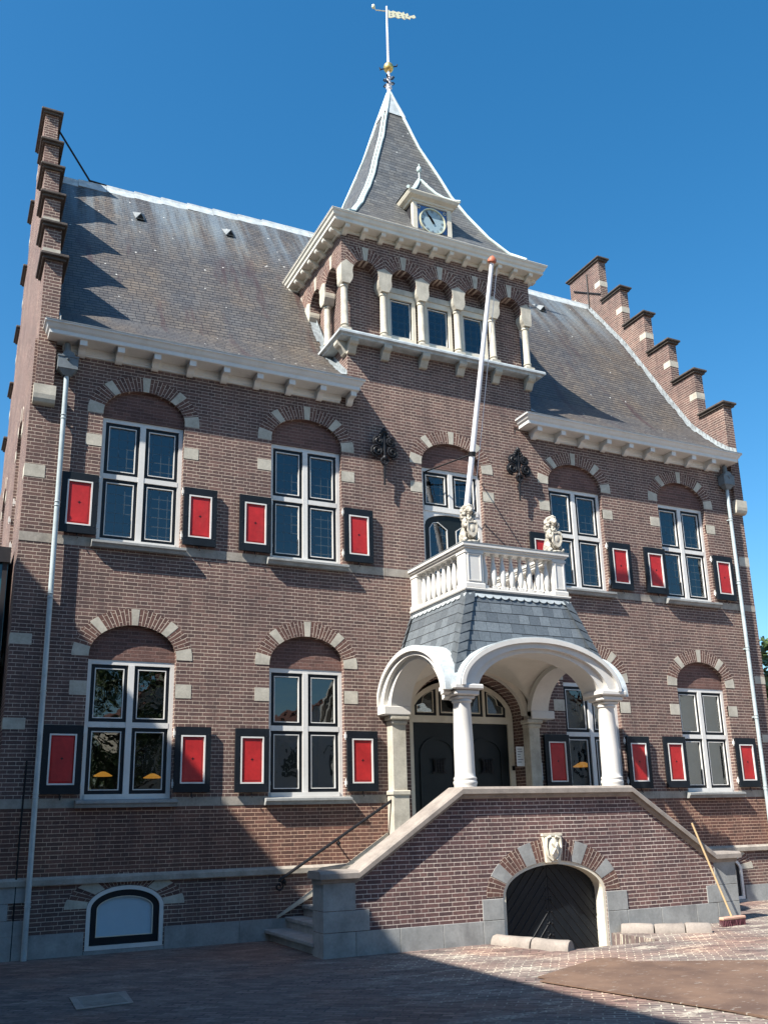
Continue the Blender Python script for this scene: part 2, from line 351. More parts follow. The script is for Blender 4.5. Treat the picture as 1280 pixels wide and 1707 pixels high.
    def pieces(s,eps):
        par=list(range(len(s.v)))
        def find(a):
            while par[a]!=a: par[a]=par[par[a]]; a=par[a]
            return a
        for f in s.f:
            a=find(f[0])
            for i in f[1:]: par[find(i)]=a
        lo={};hi={}
        for i,v in enumerate(s.v):
            r_=find(i)
            if r_ in lo: lo[r_]=[min(x,y) for x,y in zip(lo[r_],v)]; hi[r_]=[max(x,y) for x,y in zip(hi[r_],v)]
            else: lo[r_]=list(v); hi[r_]=list(v)
        rs=list(lo); g={r_:r_ for r_ in rs}
        def fg(a):
            while g[a]!=a: a=g[a]
            return a
        for i,a in enumerate(rs):
            for b_ in rs[i+1:]:
                if all(lo[a][k]-hi[b_][k]<=eps and lo[b_][k]-hi[a][k]<=eps for k in range(3)): g[fg(b_)]=fg(a)
        out={}
        for f,mi,uv in zip(s.f,s.m,s.uv):
            k=fg(find(f[0])); q,mp_=out.setdefault(k,(MB(),{}))
            idx=[]
            for i in f:
                if i not in mp_: mp_[i]=len(q.v); q.v.append(s.v[i])
                idx.append(mp_[i])
            q.face(idx,mi,uv)
        return [q for q,_ in out.values()]
    def build(s,name,mats,parent=None,smooth=None,loc=None,split=None):
        if split is not None:
            return [q.build(name,mats,parent,smooth,loc) for q in s.pieces(split)][0]
        me=bpy.data.meshes.new(name); me.from_pydata(s.v,[],s.f)
        if not isinstance(mats,(list,tuple)): mats=[mats]
        for m_ in mats: me.materials.append(M[m_])
        me.polygons.foreach_set('material_index',s.m)
        if any(u is not None for u in s.uv):
            ul=me.uv_layers.new(name='UVMap')
            for p,u in zip(me.polygons,s.uv):
                if u:
                    for li,q in zip(p.loop_indices,u): ul.data[li].uv=q
        bm=bmesh.new(); bm.from_mesh(me); bmesh.ops.recalc_face_normals(bm,faces=bm.faces[:]); bm.to_mesh(me); bm.free()
        if smooth:
            for p in me.polygons: p.use_smooth=True
            me.set_sharp_from_angle(angle=math.radians(smooth))
        o=bpy.data.objects.new(name,me); COL.objects.link(o)
        if parent: o.parent=parent
        if loc: o.location=loc
        return o
def tag(o,label=None,cat=None,group=None,kind=None):
    if label: o['label']=label
    if cat: o['category']=cat
    if group: o['group']=group
    if kind: o['kind']=kind
    return o
def empty(name,loc,label,cat,group=None):
    o=bpy.data.objects.new(name,None); COL.objects.link(o); o.location=loc; o.empty_display_size=.3
    return tag(o,label,cat,group)
def struct(o): o['kind']='structure'; return o
def copy_tree(o,parent,loc=None):
    c=o.copy(); COL.objects.link(c); c.parent=parent
    if loc is not None: c.location=loc
    for ch in list(o.children): copy_tree(ch,c)
    return c
def arc(cx,z0,a,b_,n=24,t0=0,t1=180):
    return [(cx-a*math.cos(math.radians(t0+(t1-t0)*i/n)),z0+b_*math.sin(math.radians(t0+(t1-t0)*i/n))) for i in range(n+1)]
def rect(x0,x1,z0,z1): return [(x0,z0),(x1,z0),(x1,z1),(x0,z1)]
def arched(x0,x1,zb,zs,rise,n=24): return [(x1,zb)]+[(x0,zb)]+arc((x0+x1)/2,zs,(x1-x0)/2,rise,n)

hall=empty('town_hall',(0,0,0),'brick town hall with stepped gables, central spire and pillared porch','town hall')

# ------------------------------------------------------------------ facade
WC=[1.69,4.48,7.38,10.2,12.97]; HW=.648
X0,X1=-.05,14.75; DEP=8.5
UZ0,UZ1,US,UR=5.9,7.98,8.05,.44
GZ0,GZ1,GS,GR=2.06,4.09,4.15,.47
def front_loops():
    outer=[(X0,0),(X1,0),(X1,8.95),(X0,8.95)]
    ls=[outer]
    for i,c in enumerate(WC):
        if i==2: ls.append(arched(c-HW,c+HW,5.2,US,UR))
        else: ls.append(arched(c-HW,c+HW,UZ0,US,UR)); ls.append(arched(c-HW,c+HW,GZ0,GS,GR))
    ls.append(arched(6.32,8.58,1.25,3.4,.72))        # main door
    ls.append(arched(1.22,2.28,.05,.58,.3))          # cellar windows
    ls.append(arched(12.4,13.46,.05,.58,.3))
    return ls
w=MB(); w.plate(front_loops(),0,.35)
w.plate([rect(X0,X1,8.95,9.1)],.02,.35)
# rear and right walls, left wall with its openings
w.plate([rect(X0,X1,0,9.1)],DEP-.3,DEP)
side=[(.35,0),(DEP-.3,0),(DEP-.3,9.1),(.35,9.1)]
SW=[2.0,5.6]
lo=[side]
for c in SW:
    lo.append(arched(c-.5,c+.5,UZ0,US,UR)); lo.append(arched(c-.5,c+.5,GZ0,GS,GR))
w.plate(lo,X0,.28,SY)
w.plate([side],14.42,X1,SY)
w.build('wall','brick',hall)
# inner rooms
r=MB(); r.box(14.33,14.41,.37,3.0,0,8.9); r.box(.285,.3,.37,3.0,0,8.9) if False else None; r.box(.3,14.4,3.0,3.1,0,9.0); r.box(.3,14.4,.36,3.0,1.0,1.15); r.box(.3,14.4,.36,3.0,4.85,5.1); r.box(.3,14.4,.36,3.0,8.8,8.9)
for x in (3.1,5.9,8.95,11.6): r.box(x-.05,x+.05,.36,3.0,0,8.8)
r.build('interior_wall','interior',hall)

# tympana under the arches (recessed brick)
t=MB()
for i,c in enumerate(WC):
    t.plate([arched(c-HW,c+HW,UZ1,US,UR)],.075,.3)
    if i!=2: t.plate([arched(c-HW,c+HW,GZ1,GS,GR)],.09,.3)
t.build('tympanum','brick_tymp',hall,split=.012)

def voussoirs(name,cx,zs,ai,bi,ao,bo,parent=hall,w0=-.004,w1=.02,mp=FX,stones=((0,13),(42,52),(86,94),(128,138),(167,180)),foot=None,mats=('brick_arch','stone'),keep=True):
    mb=MB(); tt=0; segs=[]
    for a,b_ in stones:
        if a>tt: segs.append((tt,a,0))
        segs.append((a,b_,1)); tt=b_
    if tt<180: segs.append((tt,180,0))
    for a,b_,mi in segs:
        n=max(1,int((b_-a)/4))
        ww=w0-(.003 if mi else 0)
        mb.ring(arc(cx,zs,ai,bi,n,a,b_),arc(cx,zs,ao,bo,n,a,b_),ww,w1,mp,mi)
    if foot:
        for sgn in (-1,1):
            xa,xb=sorted((cx+sgn*ai,cx+sgn*ao)); mb.plate([rect(xa,xb,zs-foot,zs)],w0-.003,w1,mp,1)
    return mb.build(name,list(mats),parent)
for i,c in enumerate(WC):
    voussoirs('window_arch',c,US,HW,UR,.89,.69,foot=.05)
    if i!=2: voussoirs('window_arch',c,GS,HW,GR,.89,.72,foot=.03)
    else: pass
for c in (1.75,12.93):
    voussoirs('cellar_arch',c,.6,.53,.29,.83,.46,stones=((0,16),(38,56),(124,142),(164,180)))
for c in SW:
    voussoirs('window_arch',c,US,.5,UR,.74,.69,w0=X0-.006,w1=X0+.02,mp=SY,foot=.05)
    voussoirs('window_arch',c,GS,.5,GR,.74,.72,w0=X0-.006,w1=X0+.02,mp=SY,foot=.03)

# stone dressings
d=MB()
for i,c in enumerate(WC):
    for s_ in (-1,1):
        xa,xb=sorted((c+s_*HW,c+s_*.89))
        d.plate([rect(xa,xb,7.44,7.63)],-.005,.03)
        if i!=2: d.plate([rect(xa,xb,3.54,3.75)],-.005,.03)
for z0,z1 in ((6.8,7.0),(4.24,4.4),(3.03,3.19)):
    d.plate([rect(X0-.005,.24,z0,z1)],-.005,.25); d.plate([rect(14.46,X1+.005,z0,z1)],-.005,.25)
d.build('quoin_stone','stone',hall,split=.012)
def band(name,z0,z1,gaps,y0,mat,blk=.85):
    mb=MB(); x=X0-.004
    edges=[X0-.004]+[e for g in gaps for e in g]+[X1+.004]
    for k in range(0,len(edges),2):
        a,b_=edges[k],edges[k+1]; n=max(1,round((b_-a)/blk)); 
        for q in range(n): mb.box(a+(b_-a)*q/n+.003,a+(b_-a)*(q+1)/n-.003,y0,.03,z0,z1)
    return mb.build(name,mat,hall,split=.02)
ug=[(c-HW-.01,c+HW+.01) for c in WC]
band('string_course',5.79,5.93,ug,-.006,'bandstone')
gg=[(c-HW-.01,c+HW+.01) for c in (WC[0],WC[1])]+[(5.86,8.8)]+[(c-HW-.01,c+HW+.01) for c in WC[3:]]
band('string_course',1.95,2.08,gg,-.006,'bandstone')
pl=MB(); pl.prism([(-.06,.93),(-.06,1.0),(-.005,1.04),(.03,1.04),(.03,.93)],X0-.06,6.0); pl.prism([(-.06,.93),(-.06,1.0),(-.005,1.04),(.03,1.04),(.03,.93)],8.85,X1+.06)
pl.build('plinth_moulding','bandstone',hall,split=.012)
bs=MB(); xs=[X0-.02,1.2,2.3,3.4,4.5,5.6,6.7,7.8,8.9,10.0,11.2,12.38,13.48,14.2,X1+.02]
for a,b_ in zip(xs[:-1],xs[1:]):
    if a in (1.2,12.38): bs.box(a+.003,b_-.003,-.03,.03,-.1,.045)
    else: bs.box(a+.003,b_-.003,-.03,.03,-.1,.3)
for za,zb,xe in ((.3,.5,.42),(.5,.72,.2),(.72,.93,.42)):
    bs.box(X0-.02,xe,-.03,.03,za+.003,zb-.003); bs.box(14.73-xe,X1+.02,-.03,.03,za+.003,zb-.003)
bs.build('base_stone','bluestone',hall,split=.012)

# ------------------------------------------------------------------ windows
def make_window(zh,tz,w_,lead,name='window',flip=False,cx=0):
    # origin: bottom centre on the facade plane; zh height, tz transom z, w_ half width
    f=MB(); y0,y1=.1,.2
    f.box(-w_,-w_+.065,y0,y1,0,zh); f.box(w_-.065,w_,y0,y1,0,zh); f.box(-w_+.065,w_-.065,y0,y1,zh-.07,zh); f.box(-w_+.065,w_-.065,y0-.02,y1,0,.075)
    f.box(-.045,.045,y0-.01,y1,.075,zh-.07)
    for a,b_ in ((-w_+.065,-.045),(.045,w_-.065)): f.box(a,b_,y0-.004,y1,tz-.04,tz+.04)
    # thin white glazing beads
    L_=[]
    for xa,xb in ((-w_+.065,-.045),(.045,w_-.065)):
        for za,zb in ((.075,tz-.04),(tz+.04,zh-.07)): L_.append((xa,xb,za,zb))
    for xa,xb,za,zb in L_:
        o=.055; i_=.068
        f.plate([rect(xa+o,xb-o,za+o,zb-o),rect(xa+i_,xb-i_,za+i_,zb-i_)],y0+.012,y0+.04)
    wo=f.build(name,'white',hall)
    s_=MB()
    for xa,xb,za,zb in L_:
        s_.plate([rect(xa+.002,xb-.002,za+.002,zb-.002),rect(xa+.055,xb-.055,za+.055,zb-.055)],y0+.02,y0+.07)
    s_.build('sash','dark',wo,split=.012)
    g=MB()
    for xa,xb,za,zb in L_:
        g.add([(xa+.05,y0+.045,za+.05),(xb-.05,y0+.045,za+.05),(xb-.05,y0+.045,zb-.05),(xa+.05,y0+.045,zb-.05)],[(0,1,2,3)])
    g.build('pane','glass_lead' if lead else 'glass',wo)
    sl=MB(); sl.prism([(-.13,-.02),(-.13,-.055),(-.1,-.075),(-.08,-.115),(.0,-.115),(.1,-.1),(.1,.0),(.04,.003)],-w_-.07,w_+.07)
    sl.build('sill','bluestone',wo)
    h=MB()
    for sgn in (-1,1):
        for z in (.18,.92): h.box(sgn*w_-.012,sgn*w_+.02,-.045,-.004,z,z+.06); h.tube([(sgn*w_,-.03,z-.03),(sgn*w_,-.03,z+.1)],.01,6)
    h.build('hinge','white',wo,split=.012)
    return wo
wu=make_window(UZ1-UZ0,1.1,HW,True); wu.location=(WC[0],0,UZ0)
for c in (WC[1],WC[3],WC[4]): copy_tree(wu,hall,(c,0,UZ0))
wg=make_window(GZ1-GZ0,1.07,HW,False); wg.location=(WC[0],0,GZ0)
for c in (WC[1],WC[3],WC[4]): copy_tree(wg,hall,(c,0,GZ0))
ws=make_window(UZ1-UZ0,1.1,.5,True)
ws.rotation_euler=(0,0,-PI/2); ws.location=(X0,SW[0],UZ0)
for c,z in ((SW[1],UZ0),(SW[0],GZ0),(SW[1],GZ0)): copy_tree(ws,hall,(X0,c,z))

nc=MB(); nc.box(WC[4]-.62,WC[4]+.62,.3,.31,GZ0+.05,GZ1-.05); nc.build('pane_backing','reflection_sheet',hall)  # added grey sheet, stands in for the pale building mirrored in this window
# shutters
def make_shutter():
    s_=MB(); w_,h=.54,.96
    px,pz=.085,.125
    s_.plate([rect(0,w_,0,h),rect(px,w_-px,pz,h-pz)],-.075,-.03)
    s_.box(px,w_-px,-.045,-.03,pz,h-pz)
    for sx in (px-.004,w_-px-.004): s_.box(sx,sx+.008,-.0765,-.074,0,pz); s_.box(sx,sx+.008,-.0765,-.074,h-pz,h)
    for q in range(3):
        for sx in (.04,w_-.04): s_.ball((sx,-.076,.12+q*.36),.008,n=6)
    o=s_.build('shutter','dark',hall)
    m_=MB(); m_.plate([rect(px,w_-px,pz,h-pz),rect(px+.022,w_-px-.022,pz+.022,h-pz-.022)],-.08,-.046); m_.build('moulding','white',o)
    p_=MB(); a,b_,c_,d_=px+.022,w_-px-.022,pz+.022,h-pz-.022
    p_.plate([rect(a,b_,c_,d_)],-.055,-.046)
    e=.03; p_.add([(a+e,-.064,c_+e),(b_-e,-.064,c_+e),(b_-e,-.064,d_-e),(a+e,-.064,d_-e),(a+.004,-.0555,c_+.004),(b_-.004,-.0555,c_+.004),(b_-.004,-.0555,d_-.004),(a+.004,-.0555,d_-.004)],[(0,1,2,3),(4,5,1,0),(5,6,2,1),(6,7,3,2),(7,4,0,3)])
    p_.build('panel','red',o)
    k=MB(); cx,cz=w_/2,h/2+.01
    star=[]
    for q in range(8):
        a_=PI/4*q; rr=.026 if q%2==0 else .01; star.append((cx+rr*math.cos(a_),cz+rr*math.sin(a_)))
    k.plate([star],-.0665,-.0645); k.build('star_hole','iron',o); k=MB(); k.tube([(cx,-.04,.01),(cx,-.05,-.04),(cx+.01,-.07,-.08)],.009,6); k.build('stay_hook','iron',o)
    return o
sh=make_shutter(); first=True
for zz,skip in ((5.97,2),(2.14,2)):
    for i,c in enumerate(WC):
        if i==2: continue
        for xx in (c-HW-.015-.54,c+HW+.015):
            jit=random.uniform(-.006,.006)
            if first: o=sh; sh.location=(xx,0,zz+jit); first=False
            else: o=copy_tree(sh,hall,(xx,random.uniform(-.006,.0),zz+jit))

# balcony door window (centre, upper)
c=WC[2]; f=MB()
f.box(c-HW,c-HW+.075,.1,.2,5.2,UZ1); f.box(c+HW-.075,c+HW,.1,.2,5.2,UZ1); f.box(c-HW+.075,c+HW-.075,.1,.2,UZ1-.07,UZ1)
f.box(c-HW+.075,c+HW-.075,.085,.2,7.14,7.24); f.box(c-.045,c+.045,.09,.2,7.24,UZ1-.07)
f.plate([rect(c-HW+.075,c+HW-.075,6.9,7.14),[(c-HW+.1,6.8)]+[(c+HW-.1,6.8)]+list(reversed(arc(c,6.99,HW-.1,.11,14)))] if False else [[(c-HW+.075,7.14),(c-HW+.075,6.86)]+arc(c,6.9,HW-.09,.2,20)+[(c+HW-.075,6.86),(c+HW-.075,7.14)]],.1,.19)
tl=[(c-HW+.075,c-.045,7.24,UZ1-.07),(c+.045,c+HW-.075,7.24,UZ1-.07)]
for xa,xb,za,zb in tl: f.plate([rect(xa+.055,xb-.055,za+.055,zb-.055),rect(xa+.067,xb-.067,za+.067,zb-.067)],.112,.14)
bw=f.build('balcony_door_frame','white',hall)
s_=MB()
for xa,xb,za,zb in tl: s_.plate([rect(xa+.002,xb-.002,za+.002,zb-.002),rect(xa+.055,xb-.055,za+.055,zb-.055)],.12,.17)
s_.build('sash','dark',bw,split=.012)
s_=MB(); op=[]
for sg in (-1,1):
    xa,xb=sorted((c+sg*.09,c+sg*.47)); op.append([(xb,5.95),(xa,5.95),(xa,6.82)]+([(xa+.08,6.93)] if sg<0 else [])+[((xa+xb)/2,6.95)]+([(xb-.08,6.93)] if sg>0 else [])+[(xb,6.82)])
s_.plate([[(c-HW+.08,5.2),(c-HW+.08,6.86)]+arc(c,6.9,HW-.095,.19,20)+[(c+HW-.08,6.86),(c+HW-.08,5.2)]]+op,.13,.18)
s_.build('double_door','door',bw)
s_=MB()
for l in op:
    cx=sum(a for a,_ in l)/len(l); cz=sum(b for _,b in l)/len(l)
    s_.plate([l,[(cx+(a-cx)*.93,cz+(b-cz)*.97) for a,b in l]],.12,.14)
s_.build('glazing_bead','white',bw,split=.012)
g=MB()
for xa,xb,za,zb in tl+[(c-.48,c-.08,5.94,6.96),(c+.08,c+.48,5.94,6.96)]: g.add([(xa+.03,.15,za+.0),(xb-.03,.15,za+.0),(xb-.03,.15,zb-.0),(xa+.03,.15,zb)],[(0,1,2,3)])
g.build('pane','glass_lead',bw)

# cellar windows
def cellar_window():
    f=MB(); f.plate([arched(-.53,.53,0,.53,.3),arched(-.475,.475,.055,.53,.245)],-.012,.12)
    o=f.build('cellar_window','white',hall)
    s_=MB(); s_.plate([arched(-.473,.473,.057,.53,.243),arched(-.39,.39,.16,.52,.17)],.02,.08); s_.build('sash','dark',o)
    b_=MB(); b_.plate([arched(-.39,.39,.16,.52,.17),arched(-.378,.378,.172,.52,.16)],.015,.04); b_.build('glazing_bead','cream',o)
    g=MB(); g.plate([arched(-.385,.385,.165,.52,.165)],.05,.055); g.build('pane','pane_reflection',o)
    k=MB(); k.plate([arched(-.385,.385,.165,.52,.165)],.11,.12); k.build('pane_backing','pane_backing',o)
    return o
cw=cellar_window(); cw.location=(1.75,0,.05); copy_tree(cw,hall,(12.93,0,.05))

# main door
f=MB(); cx=7.5
f.plate([arched(6.42,8.56,1.25,3.4,.66),rect(6.52,8.46,1.27,3.3)]+[[(xb,3.42),(xa,3.42)]+[(xa+(xb-xa)*q/6, 3.4+.57*math.sqrt(max(0.02,1-((xa+(xb-xa)*q/6-7.49)/.985)**2))) for q in range(7)] for xa,xb in ((6.56,6.99),(7.04,7.465),(7.515,7.94),(7.99,8.42))],.26,.36)
df=f.build('entrance_door_frame','cream',hall)
s_=MB(); gl=MB(); bd=MB()
for k,(xa,xb) in enumerate(((6.56,6.99),(7.04,7.465),(7.515,7.94),(7.99,8.42))):
    top=lambda x,dd=0:3.4+(.57-dd)*math.sqrt(max(0.02,1-((x-7.49)/(.985-dd))**2))
    o_=[(xb,3.42),(xa,3.42)]+[(xa+(xb-xa)*q/6,top(xa+(xb-xa)*q/6)) for q in range(7)]
    ia,ib=xa+.05,xb-.05
    if k in (0,3):
        # foiled head of the outer lights
        if k==0: hd=[(ia,3.6),(ia+.1,3.63),(ia+.13,3.75),(ia+.24,3.83),(ib,3.86)]
        else: hd=[(ia,3.86),(ib-.24,3.83),(ib-.13,3.75),(ib-.1,3.63),(ib,3.6)]
    else: hd=[(ia+(ib-ia)*q/6,top(ia+(ib-ia)*q/6,.05)-.01) for q in range(7)]
    i_=[(ib,3.47),(ia,3.47)]+hd
    s_.plate([o_,i_],.28,.32)
    mx=sum(a for a,_ in i_)/len(i_); mz=sum(b for _,b in i_)/len(i_)
    bd.plate([i_,[(mx+(a-mx)*.93,mz+(b-mz)*.93) for a,b in i_]],.272,.3)
    gl.plate([i_],.3,.303)
s_.build('fanlight_sash','dark',df); bd.build('glazing_bead','cream',df); gl.build('pane','glass',df)
for k,(xa,xb) in enumerate(((6.525,7.485),(7.495,8.455))):
    dl=MB(); dl.plate([rect(xa,xb,1.27,3.29)],.3,.34)
    m_=(xa+xb)/2
    dl.ring(arc(m_,2.75,.3,.25,16),arc(m_,2.75,.36,.31,16),.275,.3); 
    for sg in (-1,1): dl.box(m_+sg*.33-.03,m_+sg*.33+.03,.275,.3,1.5,2.75)
    dl.box(m_-.3,m_+.3,.275,.3,1.45,1.52)
    o=dl.build('door_leaf','door',df)
    gr=MB(); gr.box(m_-.1,m_+.1,.262,.285,2.46,2.66)
    for q in range(4): gr.tube([(m_-.075+q*.05,.25,2.44),(m_-.075+q*.05,.25,2.68)],.008,6)
    for q in range(3): gr.tube([(m_-.11,.248,2.5+q*.06),(m_+.11,.248,2.5+q*.06)],.007,6)
    for sx in (-1,1):
        for sz in (-1,1): gr.tube([(m_+sx*.08,.26,2.56+sz*.08),(m_+sx*.13,.26,2.56+sz*.13),(m_+sx*.15,.26,2.56+sz*.11)],[.02,.012,.005],6)
    gr.build('door_grille','iron',o)
bk=MB(); bk.box(8.49,8.54,.235,.262,2.48,2.56); bk.build('bell_push','iron',df)

# ------------------------------------------------------------------ eaves cornices
def cornice(x0,x1,brx,y1=.25):
    mb=MB()
    crown=[(0,9.25),(.42,9.25),(.42,9.225),(.395,9.21),(.37,9.16),(.34,9.13),(.34,9.07),(.325,9.06),(0,9.06)]
    mb.rectsweep(x0+.42,x1-.42,0,y1,[(d_,z) for d_,z in crown])
    fr=[(-.1,9.06),(.045,9.06),(.045,8.97),(.025,8.95),(.025,8.92),(-.1,8.92)]
    mb.rectsweep(x0+.36,x1-.36,0,y1,fr)
    mb.box(x0+.4,x1-.4,-.01,y1-.02,9.0,9.24)
    o=mb.build('eaves_cornice','white',hall)
    b_=MB()
    pr=[(-.04,8.87),(-.08,8.875),(-.12,8.9),(-.155,8.945),(-.19,8.965),(-.295,8.968),(-.3,9.06),(-.04,9.06)]
    for x in brx: b_.prism(pr,x-.055,x+.055)
    b_.build('bracket','white',o,split=.012)
    g=MB(); g.prism([(-.4,9.25),(-.428,9.25),(-.428,9.262),(-.3,9.275),(.1,9.275),(.1,9.25)],x0+.01,x1-.01); g.build('gutter','leadd',o)
    return o
cornice(.04,5.44,[.64+.5775*k for k in range(9)])
cornice(8.87,14.52,[9.24+.568*k for k in range(9)])

# ------------------------------------------------------------------ roof
RP=[(-.38,9.26),(-.1,9.42),(.25,9.72),(.87,10.36),(1.63,11.56),(2.81,13.5),(4.22,15.45)]
RPL=[(-.38,9.26),(-.1,9.39),(.3,9.66),(1.0,10.25),(1.8,11.38),(2.95,13.22),(4.22,15.2)]
def roof_side(mb,x0,x1,sign):
    s_=0; prev=None; vs=[];fs=[];uvs=[]
    pts=[]
    for (ya,za) in RP:
        if prev: s_+=math.dist(prev,(ya,za))
        prev=(ya,za); yy=ya if sign>0 else 8.44-ya
        pts.append((yy,za,s_))
    n=len(pts)
    for x in (x0,x1):
        for k_,(a,b_,_) in enumerate(pts):
            t_=max(0,min(1,(5.36-x)/5.2)); q_=RPL[k_]; ya=q_[0] if sign>0 else 8.44-q_[0]
            vs.append((x,a+(ya-a)*t_,b_+(q_[1]-b_)*t_))
    for i in range(n-1):
        fs.append((i,i+1,n+i+1,n+i)); uvs.append([(x0,pts[i][2]),(x0,pts[i+1][2]),(x1,pts[i+1][2]),(x1,pts[i][2])])
    mb.add(vs,fs,0,uvs)
rf=MB(); roof_side(rf,.15,5.6,1); roof_side(rf,5.6,8.9,1) ; roof_side(rf,8.9,14.52,1); roof_side(rf,.15,14.52,-1)
# keep the part in front of the tower out (tower front stands on the facade)
rf=MB()
for q in range(4): roof_side(rf,.15+1.3025*q,.15+1.3025*(q+1),1)
roof_side(rf,9.2,14.52,1)
def roof_part(mb,x0,x1,ymin):
    # strip of the front slope beginning at ymin, behind the tower front
    s_=0; pts=[]; prev=None
    for a,b_ in RP:
        if prev: s_+=math.dist(prev,(a,b_))
        if a>=ymin: pts.append((a,b_,s_))
        prev=(a,b_)
    n=len(pts); vs=[(x,a,b_) for x in(x0,x1) for a,b_,_ in pts]; fs=[];uvs=[]
    for i in range(n-1): fs.append((i,i+1,n+i+1,n+i)); uvs.append([(x0,pts[i][2]),(x0,pts[i+1][2]),(x1,pts[i+1][2]),(x1,pts[i][2])])
    mb.add(vs,fs,0,uvs)
roof_part(rf,5.36,9.2,.5); roof_side(rf,.15,5.36,-1); roof_side(rf,5.36,14.52,-1)
ro=rf.build('roof','slate',hall)
rd=MB()
for xa,xb in ((.2,14.5),):
    n=24
    for q in range(n):
        a=xa+(xb-xa)*q/n; b_=xa+(xb-xa)*(q+1)/n; j=random.uniform(-.012,.012); e_=-.25*max(0,(5.36-(a+b_)/2)/5.2)
        rd.prism([(4.22-.13,15.27+j+e_),(4.22-.05,15.44+j+e_),(4.22-.035,15.5+e_),(4.22+.035,15.5+e_),(4.22+.06,15.44+e_),(4.22+.2,15.2+e_)],a,b_-.006)
rd.build('ridge_lead','lead',ro)
def slope_pt(y,x=9):
    t_=max(0,min(1,(5.36-x)/5.2))
    RP_=[(a[0]+(b_[0]-a[0])*t_,a[1]+(b_[1]-a[1])*t_) for a,b_ in zip(RP,RPL)]
    for (a,b_),(c_,d_) in zip(RP_[:-1],RP_[1:]):
        if a<=y<=c_:
            return b_+(d_-b_)*(y-a)/(c_-a)
    return 15.45
# roof vents
rv=MB()
for x in (2.02,3.98,12.35):
    y=3.45; z=slope_pt(y,x)
    rv.add([(x-.1,y-.06,z-.03),(x+.1,y-.06,z-.03),(x,y-.1,z+.1),(x-.13,y+.22,z+.3),(x+.13,y+.22,z+.3)],[(0,1,2),(0,2,3),(1,4,2),(2,4,3)],0)
    rv.add([(x-.07,y-.075,z-.02),(x+.07,y-.075,z-.02),(x,y-.11,z+.075)],[(0,1,2)],1)
rv.build('roof_vent',['leadd','iron'],ro,split=.012)
# stepped lead flashing against the right gable and against the tower sides
fl=MB(); random.seed(3)
def flash(xg,dirx,ya,yb,width=.16,step=.1):
    y=ya
    while y<yb:
        z=slope_pt(y,xg); z2=slope_pt(y+step,xg); wj=width*random.uniform(.6,1.15)
        fl.add([(xg,y,z+.02),(xg+dirx*wj,y,z+.012),(xg+dirx*wj,y+step*.9,z2+.012),(xg,y+step*.9,z2+.02),(xg,y,z+.11),(xg,y+step*.9,z2+.11)],[(0,1,2,3),(0,3,5,4)]); y+=step
flash(14.49,-1,-.3,4.15,.13); flash(5.26,-1,.0,2.1,.14); flash(9.28,1,0,2.1,.12); flash(.275,1,-.3,4.15,.06)
fl.build('flashing','flash',ro,split=.012)

# ------------------------------------------------------------------ stepped gables
capZ=[10.64,11.81,12.96,14.12,15.3,16.65]; capY=[-.18,.55,1.26,1.98,2.74,3.5]; GC=8.48
def gable(xa,xb,capZ,dx):
    left=[(-.3,8.05)]; 
    ys=[c_+.1 for c_ in capY]
    prof=[(ys[0],8.27)]
    for k in range(6):
        prof.append((ys[k],capZ[k]-.1)) if k==0 else prof.append((ys[k],capZ[k]-.1))
        if k<5: prof.append((ys[k+1],capZ[k]-.1))
    prof[1:2]=[(ys[0],capZ[0]-.1)]
    fr=prof[:]
    back=[(GC-a,b_) for a,b_ in reversed(fr)]
    poly=fr+back
    # close along the bottom
    poly=[(a,b_) for a,b_ in poly]; poly[-1]=(poly[-1][0],9.0)
    poly=[(0.0,8.17)]+fr+back+[(GC,9.0),(0.0,9.0)] if False else fr+back[:-1]+[(GC-ys[0],9.0)]+[(.03,9.0),(.03,8.27)]
    mb=MB(); mb.plate([poly],xa,xb,SY)
    g=mb.build('stepped_gable','brick',hall)
    cp=MB()
    def cap(y0,y1,z):
        pr=[(y0+.03,z-.1),(y0,z-.055),(y0-.0,z-.015),(y0+.03,z),(y1-.03,z),(y1,z-.015),(y1,z-.055),(y1-.03,z-.1)]
        n=len(pr); 
        cp.bbox(xa-.085,xb+.085,y0,y1,z-.055,z,.012); cp.box(xa-.045,xb+.045,y0+.045,y1-.045,z-.1,z-.055)
    for k in range(6):
        if k==5: cap(capY[5],GC-capY[5],capZ[5])
        else:
            ye=ys[k+1]-.005
            cap(capY[k],ye,capZ[k]); cap(GC-ye,GC-capY[k],capZ[k])
    cp.build('step_cap','cap',g,split=.012)
    st=MB()
    for k in range(6):
        if k==0: continue
        z=capZ[k-1]+.42
        if k==5: z+=.05
        for y0,y1 in ((ys[k]-.006,ys[k]+.22),(GC-ys[k]-.22,GC-ys[k]+.006)): st.box(xa-.006,xb+.006,y0,y1,z,z+.16)
    st.build('quoin_stone','stone',g,split=.012)
    kn=MB(); pr=[(-.12,8.28),(-.12,8.12),(-.11,8.05),(-.085,8.0),(-.05,7.98),(.0,7.97),(.0,8.28)]
    kn.prism(pr,xa-.015,xb+.04)
    kn.build('kneeler','stone',g)
    return g
gable(-.01,.26,[10.57,11.65,12.73,13.85,15.0,16.33],1); gable(14.5,14.75,capZ,-1)
sr=MB(); sr.tube([(.24,3.8,16.15),(1.05,4.2,15.3)],.022,6); sr.tube([(1.0,4.18,15.32),(1.45,4.22,15.33)],.02,6)
sr.tube([(14.48,4.1,16.4),(14.48,4.1,15.3)],.02,6); sr.tube([(14.48,3.6,15.5),(14.48,4.7,16.2)],.02,6)
sr.build('stay_rod','iron',hall,split=.012)

